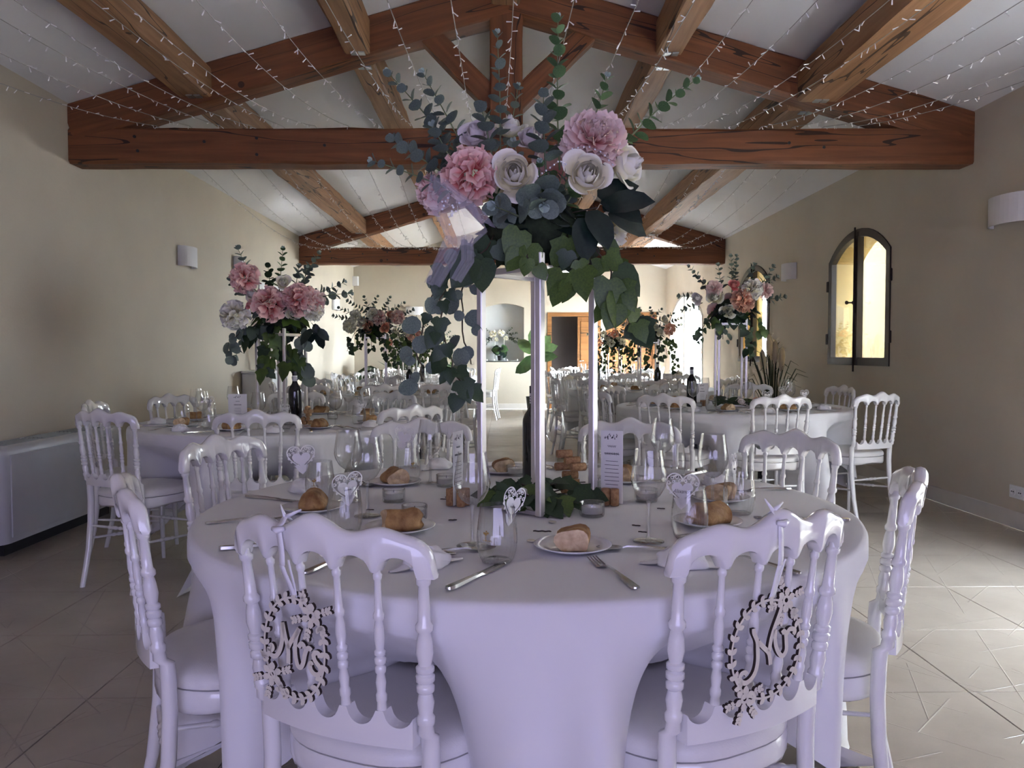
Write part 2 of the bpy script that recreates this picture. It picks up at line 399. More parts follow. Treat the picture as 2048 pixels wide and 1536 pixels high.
AX_X = Matrix(((0, 0, 1, 0), (1, 0, 0, 0), (0, 1, 0, 0), (0, 0, 0, 1)))     # poly (Y,Z) extruded along X
AX_Y = Matrix(((1, 0, 0, 0), (0, 0, -1, 0), (0, 1, 0, 0), (0, 0, 0, 1)))    # poly (X,Z) extruded along -Y
def arch_pts(a, b, zs, zc, n=14):
    c = (a + b)/2; hw = (b - a)/2; h = zc - zs; rad = (hw*hw + h*h)/(2*h); zc0 = zc - rad; t = math.asin(min(1, hw/rad))
    return [(c - rad*math.sin(t - 2*t*k/n), zc0 + rad*math.cos(t - 2*t*k/n)) for k in range(n + 1)]
def wall(name, M, a0, a1, t0, t1, top, openings, m='plaster'):
    # openings: (a, b, sill, spring, crown)
    w = MB(); cur = a0
    for (a, b, s, sp, cr) in sorted(openings):
        w.prism([(cur, 0), (a, 0), (a, top), (cur, top)], t0, t1, M)
        if s > 0: w.prism([(a, 0), (b, 0), (b, s), (a, s)], t0, t1, M)
        zt = cr + .02 if cr > sp else sp
        w.prism([(a, zt), (b, zt), (b, top), (a, top)], t0, t1, M)
        if cr > sp:
            p = arch_pts(a, b, sp, cr)
            for k in range(len(p) - 1): w.prism([p[k], p[k + 1], (p[k + 1][0], zt), (p[k][0], zt)], t0, t1, M)
        cur = b
    w.prism([(cur, 0), (a1, 0), (a1, top), (cur, top)], t0, t1, M)
    return w
WIN0 = (1.7, 3.7, 0.0, 1.80, 2.27); WIN1 = (6.83, 8.12, 1.04, 2.08, 2.335); WIN2 = (9.94, 11.23, 1.04, 2.08, 2.335); WIN3 = (13.25, 15.85, 0.0, 1.80, 2.27)
struct(wall('wall_right', AX_X, YB, YF + .3, XR, XR + .34, 2.95, [WIN0, WIN1, WIN2, WIN3]).build('wall_right', 'plaster', smooth=False))
DOORL = (10.0, 11.1, 0.0, 2.02, 2.02)
struct(wall('wall_left', AX_X, YB, YF + .3, XL - .3, XL, 2.98, [DOORL]).build('wall_left', 'plaster', smooth=False))
NICHE = (-.405, .443, 1.0, 2.10, 2.19); DOOR1 = (.985, 1.98, 0., 1.95, 1.95); DOOR2 = (2.20, 3.14, 0., 1.95, 1.95)
wf = wall('wall_far', AX_Y, XL - .3, XR + .34, -(YF + .3), -YF, 2.60, [NICHE, DOOR1, DOOR2])
wf.prism([(XL - .3, 2.60), (XR + .34, 2.60), (XR + .34, 2.85), (RIDGE_X, 3.87), (XL - .3, 2.88)], -(YF + .3), -YF, AX_Y)
struct(wf.build('wall_far', 'plaster', smooth=False))
wb = wall('wall_near', AX_Y, XL - .3, XR + .34, -YB, -(YB - .3), 2.60, [])
wb.prism([(XL - .3, 2.60), (XR + .34, 2.60), (XR + .34, 2.85), (RIDGE_X, 3.87), (XL - .3, 2.88)], -YB, -(YB - .3), AX_Y)
struct(wb.build('wall_near', 'plaster', smooth=False))
ce = MB()
for (xa, xb) in ((XL - .3, RIDGE_X), (RIDGE_X, XR + .36)):
    ce.prism([(xa, roof_z(xa)), (xb, roof_z(xb)), (xb, roof_z(xb) + .12), (xa, roof_z(xa) + .12)], -(YF + .3), -(YB - .3), AX_Y)
struct(ce.build('ceiling', 'ceiling_white', smooth=False))
def baseboard(name, segs):
    b = MB()
    for a, c in segs: b.box(a, c, bev=.003)
    struct(b.build(name, 'skirting', smooth=False))
baseboard('baseboard_right', [((XR - .012, YB, .001), (XR - .0005, WIN0[0] - .06, .115)), ((XR - .012, WIN0[1] + .06, .001), (XR - .0005, WIN3[0] - .06, .115))])
baseboard('baseboard_left', [((XL + .0005, YB, .001), (XL + .012, DOORL[0] - .06, .115)), ((XL + .0005, DOORL[1] + .06, .001), (XL + .012, YF - .015, .115))])
baseboard('baseboard_far', [((XL + .014, YF - .012, .001), (DOOR1[0] - .07, YF - .0005, .115))])
# niche and door recesses of the end wall
n = MB(); n.prism([(NICHE[0], NICHE[2]), (NICHE[1], NICHE[2]), (NICHE[1], NICHE[4] + .02), (NICHE[0], NICHE[4] + .02)], -(YF + .30), -(YF + .26), AX_Y)
n.box((NICHE[0], YF, NICHE[2] - .02), (NICHE[1], YF + .26, NICHE[2] + .004))
struct(n.build('trim_1', 'niche_paint', smooth=False))
def beam(name, p0, p1, w, h, m, parent=None, jit=.004, seg=14, cham=.012, up=(0, 0, 1)):
    p0, p1 = Vector(p0), Vector(p1); d = p1 - p0; L = d.length; x = d/L; z = Vector(up); y = z.cross(x).normalized(); z = x.cross(y)
    rs = []; hw, hh, c = w/2, h/2, cham; rr = random.Random(int(L*1000) + int(p0.x*100) + int(p0.y*10))
    for i in range(seg + 1):
        t = -L/2 + L*i/seg; e = jit if 0 < i < seg else jit*.4
        pr = [(-hw + c, -hh), (hw - c, -hh), (hw, -hh + c), (hw, hh - c), (hw - c, hh), (-hw + c, hh), (-hw, hh - c), (-hw, -hh + c)]
        rs.append([(t, a + rr.uniform(-e, e), b + rr.uniform(-e, e)) for a, b in pr])
    b = MB(); b.rings(rs); me = b.mesh(name, m, True); me.set_sharp_from_angle(angle=R_(25))
    Mx = Matrix((x, y, z)).transposed().to_4x4(); Mx.translation = (p0 + p1)/2
    return link(name, me, parent, Mx)
def truss(y, label):
    t = empty('roof_truss', (0, y, 2.515)); tag(t, label, 'roof truss', 'timber roof trusses')
    def P(x, z): return (x, .1, z - 2.515)
    beam('tie_beam', P(XL, 2.64), P(XR, 2.64), .2, .25, 'beam_red', t, .006, 26, .016)
    for sx, xe in ((-1, XL), (1, XR)):
        beam('rafter', P(xe, roof_z(xe) - .14), P(RIDGE_X, RIDGE_Z - .14), .2, .262, 'beam_red', t, .005, 16, .01)
        beam('strut', P(RIDGE_X - .04 + sx*.62, 3.50), P(RIDGE_X - .06 + sx*.07, 2.955), .14, .15, 'beam_red', t, .003, 6, .008)
    beam('king_post', P(.03, 2.74), P(.03, 3.78), .19, .235, 'beam_red', t, .004, 8, .01, up=(1, 0, 0))
    for bx, bz in ((-2.60, 2.70), (-2.58, 2.60), (-2.11, 2.665), (-1.74, 2.69), (-1.74, 2.575), (-1.26, 2.64), (2.05, 2.66), (2.3, 2.63)):
        b = MB(); b.lathe([(.0, .004), (.011, .004), (.011, -.002)], 10, M=Matrix.Rotation(PI/2, 4, 'X')); bo = b.build('bolt', 'black_metal', t, False); bo.location = (bx, -.003, bz - 2.515)
    return t
truss(5.65, 'red-brown timber truss carrying the fairy lights, with king post and struts in full view')
truss(11.95, 'red-brown timber truss further down the hall, beyond the radiator')
PURL = [(-2.168, .235, 2.975, 'outer purlin on the radiator side'), (-1.02, .18, 3.275, 'inner purlin on the radiator side'), (1.185, .19, 3.275, 'inner purlin on the window side'), (2.25, .29, 2.95, 'outer purlin on the window side'), (.03, .20, 3.62, 'ridge beam')]
BAYS = [(YB, 5.645, 'in the bay before the first truss'), (5.855, 11.945, 'between the two trusses'), (12.155, YF, 'in the bay by the end wall')]
for (px, pw, pz, pl) in PURL:
    for (ya, yb, bl) in BAYS:
        zt = min(roof_z(px - pw/2), roof_z(px + pw/2)) + .02
        p = beam('ridge_beam' if pl == 'ridge beam' else 'purlin', (px, ya, (pz + zt)/2), (px, yb, (pz + zt)/2), pw, zt - pz, 'beam_tan', None, .008, 22, .014)
        tag(p, 'rough tan timber %s %s' % (pl, bl), 'beam', 'roof purlins')
        if pl != 'ridge beam':
            for e, yy in ((-1, ya + .035), (1, yb - .035)):
                if abs(yy) < 1: continue
                for q in (-.012, .022):
                    b = MB(); b.box((-.022, -.03, -.004), (.022, .03, .004)); br = b.build('bracket', 'zinc', p, False)
                    br.matrix_local = p.matrix_basis.inverted() @ Matrix.Translation((px + q*1.6, yy, pz - .006))

# ------------------------------------------------------------------ windows and doors
def arched_window(name, W, label_handle=True, french=False):
    a, b, s, sp, cr = W; cx = (a + b)/2
    root = empty(name, (XR, cx, s)); root['kind'] = 'structure'
    def to(M=AX_X): return Matrix.Translation((-XR, -cx, -s)) @ M
    fw, x0, x1 = (.075, XR - .012, XR + .04) if not french else (.06, XR - .01, XR + .05)
    fm = 'window_brown' if not french else 'zinc'
    o = MB()
    outer = arch_pts(a, b, sp, cr); inner = arch_pts(a + fw, b - fw, sp - .02, cr - fw)
    for k in range(len(outer) - 1): o.prism([outer[k], outer[k + 1], inner[k + 1], inner[k]][::-1], x0, x1, to())
    for (ya, yb_, yi) in ((a, a + fw, 1), (b - fw, b, -1)): o.prism([(ya, s), (yb_, s), (yb_, sp - .02 if yi > 0 else sp), (ya, sp if yi > 0 else sp - .02)], x0, x1, to())
    if not french: o.prism([(a + fw, s), (b - fw, s), (b - fw, s + fw), (a + fw, s + fw)], x0, x1, to())
    o.build('window_frame', fm, root, False)
    mw = .042 if not french else .03
    m = MB(); m.prism([(cx - mw, s + .001), (cx + mw, s + .001), (cx + mw, cr - .03), (cx - mw, cr - .03)], x0 - .012, x1 - .005, to()); m.build('mullion', fm, root, False)
    for (ya, yb_) in ((a + .02, cx), (cx, b - .02)):
        arc = [p for p in arch_pts(a + .02, b - .02, sp, cr - .02, 24) if ya - 1e-4 <= p[0] <= yb_ + 1e-4]
        g = MB(); g.prism([(ya, s + .02), (yb_, s + .02)] + [(yb_, arc[-1][1])] + arc[::-1] + [(ya, arc[0][1])], XR + .014, XR + .020, to()); g.build('pane', 'glass_pane', root, False)
    if not french:
        lv = MB(); ap = arch_pts(a, b, sp, cr); ip = arch_pts(a + .006, b - .006, sp, cr - .006); X0, X1 = XR + .045, XR + .338
        for k in range(len(ap) - 1): lv.prism([ap[k], ap[k + 1], ip[k + 1], ip[k]][::-1], X0, X1, to())
        lv.prism([(a, s), (a + .006, s), (a + .006, sp), (a, sp)], X0, X1, to()); lv.prism([(b - .006, s), (b, s), (b, sp), (b - .006, sp)], X0, X1, to()); lv.prism([(a, s), (b, s), (b, s + .006), (a, s + .006)], X0, X1, to())
        lv.build('outer_reveal', 'reveal_ochre', root, False)
        h = MB(); h.lathe([(0, 0), (.017, 0), (.017, .01), (.007, .018), (.007, .05), (.016, .056), (.02, .066), (.014, .078), (0, .08)], 12, M=Matrix.Translation((-.024, .03, .60)) @ frame_from((-1, .0, 0)))
        h.box((-.032, -.016, .50), (-.022, .02, .70)); h.build('window_handle', 'window_brown', root)
        r = MB(); r.tube([(-.034, 0, -.06), (-.034, 0, cr - s + .015)], .009, 8); r.build('bolt_rod', 'window_brown', root)
        for yy in (b - cx + .012, a - cx - .012):
            for zz in (.26, .80):
                g = MB(); g.box((-.024, yy - .018, zz - .055), (-.002, yy + .018, zz + .055), bev=.004); g.build('hinge', 'window_brown', root, False)
    return root
arched_window('window_1', WIN1); arched_window('window_2', WIN2); arched_window('window_3', WIN3, french=True); arched_window('window_4', WIN0, french=True)
def exterior():
    b = MB(); b.box((5.15, 4.9, -.1), (5.45, 12.3, 4.6)); o = b.build('garden_wall', 'ochre_render', smooth=False)
    tag(o, 'sunlit ochre rendered wall standing outside the arched windows', 'wall')
    b = MB(); b.box((5.6, -4.0, -.1), (5.9, 4.88, 3.4)); o = b.build('added_bounce_wall', 'pale_render', smooth=False); tag(o, 'pale wall added outside the glazed side door to bounce neutral light', 'wall')  # unseen wall added so the side door receives neutral bounced light
    b = MB(); b.box((3.95, 4.9, 3.3), (5.45, 12.3, 3.42)); o = b.build('added_shade_roof', 'pale_render', smooth=False); tag(o, 'flat roof added to shade the ochre wall outside the arched windows', 'roof')  # unseen roof added to keep sky light off the ochre wall
    g = MB(); g.box((XR + .36, -6, -.16), (16, 26, -.06)); o = g.build('courtyard_ground', 'gravel', smooth=False); tag(o, 'pale gravel ground of the courtyard outside', 'ground'); o['kind'] = 'structure'
    g = MB(); g.box((-8, -14, -.16), (8, YB - .31, -.06)); o = g.build('terrace_ground', 'gravel', smooth=False); tag(o, 'pale gravel terrace outside the end wall', 'ground'); o['kind'] = 'structure'
exterior()
def wood_door(name, x0, x1, leaves, hasdark):
    root = empty(name, ((x0 + x1)/2, YF, 0)); root['kind'] = 'structure'; c = (x0 + x1)/2
    f = MB()
    for (a, b, za, zb) in ((x0 - .055, x0 + .03, .002, 2.0), (x1 - .03, x1 + .055, .002, 2.0), (x0 + .03, x1 - .03, 1.92, 2.0)): f.box((a - c, -.02, za), (b - c, .08, zb))
    f.build('door_frame', 'door_wood', root, False)
    bk = MB(); bk.box((x0 - c, .285, .0), (x1 - c, .298, 1.95)); bk.build('passage_shade_panel', 'recess_shade', root, False)  # near-black panel paints in the shade of the passage behind
    for (a, b) in leaves:
        l = MB(); l.box((a - c, .02, .01), (b - c, .06, 1.915), bev=.004); lo = l.build('door_leaf', 'door_wood', root, False)
        for (za, zb) in ((.12, .85), (.98, 1.82)):
            p = MB(); p.box((a - c + .06, .006, za), (b - c - .06, .022, zb), bev=.006); p.build('door_panel', 'door_wood', lo, False)
        h = MB(); h.tube([(a - c + .035, .02, 1.0), (a - c + .035, -.03, 1.0), (a - c + .13, -.03, 1.0)], .009, 8); h.build('door_handle', 'steel', lo)
    return root
wood_door('door_1', DOOR1[0], DOOR1[1], [(1.555, 1.95)], True)
wood_door('door_2', DOOR2[0], DOOR2[1], [(2.23, 2.67), (2.67, 3.11)], False)
sg = MB()
for k in range(3): sg.strip([(1.80 + k*.045, 1.33), (1.83 + k*.045, 1.40)], .006, -(YF - .003), -(YF - .001), AX_Y)
o = sg.build('door_sign', 'plastic_white', smooth=False); tag(o, 'small white slanted lettering fixed on the closed wooden door leaf', 'sign'); o.location = (0, .008, 0)
def left_door():
    a, b = DOORL[0], DOORL[1]; c = (a + b)/2; root = empty('door_3', (XL, c, 0)); root['kind'] = 'structure'
    f = MB()
    for (p, q, za, zb) in ((a - .05, a + .03, .002, 2.07), (b - .03, b + .05, .002, 2.07), (a + .03, b - .03, 1.99, 2.07)): f.box((-.08, p - c, za), (.015, q - c, zb))
    f.build('door_frame', 'plastic_white', root, False)
    d = MB(); d.box((-.075, a + .24 - c, .01), (-.035, b - .03 - c, 1.985), bev=.004); d.build('door_leaf', 'taupe_door', root, False)
    k = MB(); k.box((-.298, a - c, 0), (-.285, b - c, 2.0)); k.build('passage_shade_panel', 'recess_shade', root, False)  # shade of the door gap painted as a near-black panel
left_door()

# ------------------------------------------------------------------ wall fixtures
def fan_coil():
    y0, y1, x0, x1, z0, z1 = 4.40, 5.85, XL + .004, XL + .262, .085, .635
    root = empty('fan_coil_radiator', (x0, (y0 + y1)/2, 0)); tag(root, 'long white fan coil radiator standing low along the beige wall', 'radiator')
    M = Matrix.Translation((-x0, -(y0 + y1)/2, 0))
    def plan(r, g=0.):
        pts = [(x0, y0 + g)]
        for k in range(7): t = -PI/2 + PI/2*k/6; pts.append((x1 - r + (r - g)*math.cos(t), y0 + r + (r - g)*math.sin(t)))
        for k in range(7): t = PI/2*k/6; pts.append((x1 - r + (r - g)*math.cos(t), y1 - r + (r - g)*math.sin(t)))
        pts.append((x0, y1 - g)); return pts
    b = MB(); rs = []
    for g, z in ((.0, z0), (0, z1 - .03), (.006, z1 - .012), (.025, z1)): rs.append([M @ Vector((x, y, z)) for x, y in plan(.075, g)])
    b.rings(rs); b.build('body', 'appliance', root, True, auto=40)
    p = MB(); p.box((x1 - .003, y0 + .085, z0 + .03), (x1 + .006, y1 - .085, z1 - .045), M=M, bev=.003); p.build('front_panel', 'appliance', root, False)
    for k in range(3):
        q = MB(); w = (y1 - y0 - .3)/3; q.box((x0 + .06, y0 + .14 + k*w, z1 + .0005), (x1 - .07, y0 + .10 + k*w + w - .0, z1 + .006), M=M); gr = q.build('air_grille', 'appliance_grille', root, False)
        for j in range(5):
            s = MB(); xx = x0 + .070 + j*.026; s.box((xx, y0 + .15 + k*w, z1 + .006), (xx + .008, y0 + .09 + k*w + w, z1 + .010), M=M); s.build('grille_slat', 'appliance_grille', gr, False)
    g = MB(); g.box((x0, y0 + .12, .0), (x1 - .07, y1 - .12, z0), M=M); g.build('plinth', 'shadow_gap', root, False)
fan_coil()
def sconce(loc, inward, label, w=.34, h=.19, d=.11):
    root = empty('wall_sconce', loc, math.atan2(inward[1], inward[0])); tag(root, label, 'wall light', 'white wall sconces')
    b = MB(); n = 16; out = []; inn = []
    for k in range(n + 1):
        t = -PI/2 + PI*k/n; out.append((d*math.cos(t)*.92 + .004, w/2*math.sin(t))); inn.append(((d - .012)*math.cos(t)*.92 + .004, (w/2 - .012)*math.sin(t)))
    for k in range(n): b.prism([out[k], out[k + 1], inn[k + 1], inn[k]], 0, h)
    b.build('shade', 'sconce_white', root, True, auto=30)
    p = MB(); p.box((.001, -.07, .03), (.03, .07, h - .03)); p.build('wall_plate', 'plastic_white', root, False)
    q = MB(); q.lathe([(0, 0), (.02, 0), (.024, .03), (.018, .06), (0, .065)], 12, (.045, 0, .05)); q.build('lamp', 'plastic_white', root)
sconce((XL, 7.66, 2.0), (1, 0), 'white curved wall sconce on the beige wall above the radiator side, first along')
sconce((XL, 14.35, 1.95), (1, 0), 'white curved wall sconce far down the radiator side wall')
sconce((XR, 5.22, 2.01), (-1, 0), 'white curved wall sconce near the double socket on the window wall', w=.38)
sconce((XR, 9.2, 2.01), (-1, 0), 'white curved wall sconce between the two arched windows')
sconce((-1.82, YF, 1.95), (0, -1), 'white curved wall sconce on the end wall left of the niche', .36, .17)
b = MB(); b.box((0, -.075, 0), (.09, .075, .21), bev=.012); o = b.build('control_box', 'plastic_white', smooth=False); o.location = (XL + .001, 9.1, 2.07); tag(o, 'small white control box fixed high on the radiator side wall', 'control box')
c_ = MB(); c_.box((.0901, -.05, .10), (.094, .05, .19)); c_.build('cover', 'sconce_white', o, False)
b = MB(); b.prism([(0, 0), (.10, 0), (.12, .06), (.06, .12), (0, .10)], 0, .19); o = b.build('motion_sensor', 'plastic_white', smooth=False); o.location = (XL + .001, YF - .125, 2.55); tag(o, 'white motion sensor high in the far corner', 'sensor')
def socket_plate():
    root = empty('double_socket', (XR, 5.09, .2)); tag(root, 'white double wall socket above the skirting on the window wall', 'socket')
    b = MB(); b.box((-.010, -.075, .0), (-.0005, .075, .085), bev=.003); b.build('plate', 'plastic_white', root, False)
    for y in (-.036, .036):
        h = MB(); h.lathe([(.028, 0), (.028, .004), (.022, .004), (.021, .0015), (0, .0015)], 20, M=Matrix.Translation((-.0095, y, .0425)) @ frame_from((-1, 0, 0))); s = h.build('socket_well', 'plastic_white', root)
        for dz in (-.009, .009):
            e = MB(); e.lathe([(0, .006), (.0035, .006), (.0035, 0)], 8, M=Matrix.Translation((-.0095, y + dz, .0425)) @ frame_from((-1, 0, 0))); e.build('pin_hole', 'shadow_gap', s, False)
socket_plate()
def console():
    root = empty('white_console', (XL + .20, 9.55, 0)); tag(root, 'white console cabinet against the radiator side wall before the door', 'console')
    b = MB(); b.box((-.185, -.33, .03), (.17, .33, .93), bev=.006); b.build('body', 'plastic_white', root, False)
    t = MB(); t.box((-.19, -.35, .931), (.19, .35, .96), bev=.004); t.build('top', 'plastic_white', root, False)
    p = MB(); p.box((-.17, -.31, .001), (.14, .31, .03)); p.build('plinth', 'shadow_gap', root, False)
    e = empty('display_easel', (XL + .2, 9.62, .961)); tag(e, 'small white triangular easel standing on the white console', 'easel')
    for s_ in (-1, 1):
        l = MB(); l.tube([(s_*.11, .0, .0), (s_*.008, 0, .27)], .012, 6); l.build('leg', 'plastic_white', e)
    l = MB(); l.tube([(0, .1, 0), (0, .008, .26)], .01, 6); l.build('back_leg', 'plastic_white', e)
    l = MB(); l.box((-.09, -.018, .07), (.09, .0, .085)); l.build('ledge', 'plastic_white', e, False)
console()

# ------------------------------------------------------------------ fairy-light strings
ORD = 'first second third fourth fifth sixth seventh eighth ninth tenth eleventh twelfth thirteenth'.split()
def fairy_string(x, idx):
    rr = random.Random(idx*13 + 5); path = []
    zt = 2.775
    def cat(ya, yb, sag, n):
        out = []
        for k in range(n + 1):
            t = k/n; out.append((x + .01*math.sin(t*7 + idx), ya + (yb - ya)*t, zt - sag*4*t*(1 - t)))
        return out
    s0, s1 = .34 + rr.uniform(-.05, .06), .27 + rr.uniform(-.05, .05)
    path = cat(-.65, 5.645, s0, 44) + cat(5.86, 11.93, s1, 40)
    w = MB(); w.tube(path, .0019, 4); root = w.build('fairy_light_string', 'wire_white'); side = 'radiator' if x < .08 else 'window'
    num = idx if x < .08 else 22 - idx
    tag(root, '%s fairy light string counted from the %s wall, swagged between trusses' % (ORD[num], side), 'fairy lights', 'fairy light strings under the roof')
    b = MB(); acc = 0.
    for i in range(len(path) - 1):
        p, q = Vector(path[i]), Vector(path[i + 1]); L = (q - p).length; acc += L
        if p.y < .8: acc = 0; continue
        while acc > .095:
            acc -= .095; c = p.lerp(q, rr.random()); d = Vector((rr.uniform(-1, 1), rr.uniform(-.5, .5), rr.uniform(-1.2, .3))).normalized()
            b.tube([c, c + d*.024], [.0015, .0028], 5)
    bo = b.build('bulbs', 'bulb_white', root, False); bo['kind'] = 'stuff'
for i in range(23): fairy_string(-2.45 + i*.226, i)

# ------------------------------------------------------------------ banquet chair (faces +Y, origin on the floor)
TURN = [(0, .0118), (.03, .0118), (.042, .0172), (.07, .0172), (.085, .0122), (.30, .0148), (.322, .0200), (.35, .0200), (.368, .0140), (.42, .0178), (.49, .0202), (.565, .0148), (.578, .0208), (.605, .0208), (.618, .0150), (.632, .0214), (.665, .0214), (.68, .0150), (.695, .0204), (.728, .0204), (.742, .0150), (.80, .0200), (.87, .0160), (.89, .0208), (.93, .0208), (.945, .0172), (1, .0190)]
def back_y(z): return -.188 - .045*max(0, (z - .50)/.38)
def bow(x): return -.036*max(0, 1 - (x/.2)**2)
def chair_parts(seg=12):
    P = []
    def turned(x0, x1, z0, z1, k, tail=None, sg=seg):
        b = MB(); rs = []
        for t, r in TURN:
            z = z0 + (z1 - z0)*t; x = x0 + (x1 - x0)*t; cx, cy_ = x, back_y(z) + bow(x)
            rs.append([(cx + r*k*math.cos(2*PI*q/sg), cy_ + r*k*math.sin(2*PI*q/sg), z) for q in range(sg)])
        if tail:
            for (x, y, z, r) in tail: rs.append([(x + r*math.cos(2*PI*q/sg), y + r*math.sin(2*PI*q/sg), z) for q in range(sg)])
        b.rings(rs[::-1]); return b
    for s in (-1, 1):
        tl = [(s*.1725, -.188, .525, .0160), (s*.1725, -.186, .50, .0162), (s*.171, -.184, .42, .0162), (s*.17, -.188, .32, .0160), (s*.169, -.205, .18, .0150), (s*.168, -.232, .06, .0138), (s*.168, -.246, .0, .013)]
        P.append(('back_post', turned(s*.187, s*.173, .815, .535, .74, tl), 'lacquer_white'))
    for k in range(4):
        xt = -.1122 + k*.0748; P.append(('spindle', turned(xt, xt*.90, .818, .572, .47, None, max(8, seg - 2)), 'lacquer_white'))
    # scalloped top rail
    b = MB(); n = 100; rs = []; hw = .207
    ups = [-.187, -.1122, -.0374, .0374, .1122, .187]
    for i in range(n + 1):
        x = -hw + 2*hw*i/n; ax = abs(x)
        zt = .869 + .034*math.exp(-(x/.05)**2) + .018*math.exp(-((ax - .122)/.042)**2)
        e = (hw - ax)
        if e < .035: zt -= .045*(1 - math.sqrt(max(0, 1 - ((.035 - e)/.035)**2)))
        zb = .804 if ax > .172 else .812
        for q in range(5):
            c = (ups[q] + ups[q + 1])/2; h = .0305
            if abs(x - c) < h: zb = max(zb, .812 + .027*math.sqrt(1 - ((x - c)/h)**2))
        if ax > .165: zb = max(.804, zb) if any(abs(x - (ups[q] + ups[q + 1])/2) < .0305 for q in (0, 4)) else .804
        zm = (zt + zb)/2; t = .0155; y0 = back_y(zb) + bow(x); y1 = back_y(zt) + bow(x); te = t*(.55 + .45*min(1, e/.02))
        rs.append([(x, y0 - te*.75, zb), (x, y0 + te*.75, zb), (x, y0 + te, zb + .006), (x, y1 + te, zt - .012), (x, y1 + te*.6, zt - .003), (x, y1, zt), (x, y1 - te*.6, zt - .003), (x, y1 - te, zt - .012), (x, y0 - te, zb + .006)])
    b.rings(rs); P.append(('top_rail', b, 'lacquer_white'))
    b = MB(); rs = []; n = 70; hw = .158
    for i in range(n + 1):
        x = -hw + 2*hw*i/n; zt = .572; zb = .512
        for q in range(5):
            c = (ups[q] + ups[q + 1])/2*.90; h = .0250
            if abs(x - c) < h: zt = min(zt, .572 - .026*math.sqrt(1 - ((x - c)/h)**2))
        y = back_y(.55) + bow(x) ; t = .012
        rs.append([(x, y - t, zb), (x, y + t, zb), (x, y + t, zt), (x, y - t, zt)])
    b.rings(rs); P.append(('lower_rail', b, 'lacquer_white'))
    def outline(sc_, n=40):
        o = []
        for k in range(n):
            a = 2*PI*k/n; c, s = math.cos(a), math.sin(a); ex = 2/2.7
            x = .212*math.copysign(abs(c)**ex, c); y = .205*math.copysign(abs(s)**ex, s)
            x *= 1 - .10*max(0, -y/.205)
            o.append((x*sc_, y*sc_ + .0))
        return o
    b = MB(); rs = []
    for sc_, z in ((.94, .395), (.985, .402), (1, .415), (1, .446), (.985, .4515)): rs.append([(x, y, z + (.012*math.cos(2.*math.atan2(y, x))**2 if z < .41 else 0)) for x, y in outline(sc_)])
    b.rings(rs); P.append(('seat_frame', b, 'lacquer_white'))
    b = MB(); rs = []
    for sc_, z in ((.955, .4518), (.995, .456), (1.0, .466), (.985, .478), (.93, .488), (.75, .496), (.4, .4995), (.05, .5005)): rs.append([(x, y, z) for x, y in outline(sc_)])
    b.rings(rs); P.append(('seat_cushion', b, 'seat_vinyl'))
    for s in (-1, 1):
        b = MB(); rs = []
        for z, r, dx in ((0, .0110, .012), (.2, .0135, .006), (.34, .0155, .002), (.352, .0120, 0), (.362, .018, 0), (.378, .018, 0), (.386, .0145, 0), (.41, .016, 0)):
            rs.append([(s*(.15 + dx) + r*math.cos(2*PI*q/seg), .145 + dx + r*math.sin(2*PI*q/seg), z) for q in range(seg)])
        b.rings(rs); P.append(('front_leg', b, 'lacquer_white'))
    def stretcher(p, q):
        p, q = Vector(p), Vector(q); pts = []; rd = []
        for t, r in ((0, .005), (.12, .0066), (.3, .0072), (.36, .0068), (.38, .0102), (.41, .0102), (.43, .0068), (.47, .0105), (.53, .0105), (.57, .0068), (.59, .0102), (.62, .0102), (.64, .0068), (.7, .0072), (.88, .0066), (1, .005)):
            pts.append(p.lerp(q, t)); rd.append(r)
        b = MB(); b.tube(pts, rd, 8); return b
    for s in (-1, 1): P.append(('stretcher', stretcher((s*.155, .148, .21), (s*.169, -.195, .235)), 'lacquer_white'))
    P.append(('stretcher', stretcher((-.152, .147, .285), (.152, .147, .285)), 'lacquer_white'))
    P.append(('stretcher', stretcher((-.17, -.19, .30), (.17, -.19, .30)), 'lacquer_white'))
    return P
CH = chair_parts(14)
chair_proto = empty('banquet_chair'); tag(chair_proto, 'x', 'chair')
for nm, mb, mm in CH:
    mb.build(nm, mm, chair_proto, True, auto=50)
CHL = chair_parts(7); cm = MB()
for nm, mb, mm in CHL:
    o_ = len(cm.v); cm.v += mb.v; cm.t += mb.t; cm.f += [tuple(i + o_ for i in f) for f in mb.f]; cm.m += [1 if mm == 'seat_vinyl' else 0]*len(mb.f)
far_chair_mesh = cm.mesh('far_chair', ['lacquer_white', 'seat_vinyl'], True); far_chair_mesh.set_sharp_from_angle(angle=R_(50))
def put_chair(x, y, face, label, group, far=False):
    # x,y = middle of the back; face = direction the chair faces (radians)
    off = .215
    loc = (x + off*math.cos(face), y + off*math.sin(face), 0)
    if far:
        o = link('banquet_chair', far_chair_mesh)
    else: o = copy_tree(chair_proto)
    o.location = loc; o.rotation_euler = (0, 0, face - PI/2)
    tag(o, label, 'chair', group); return o

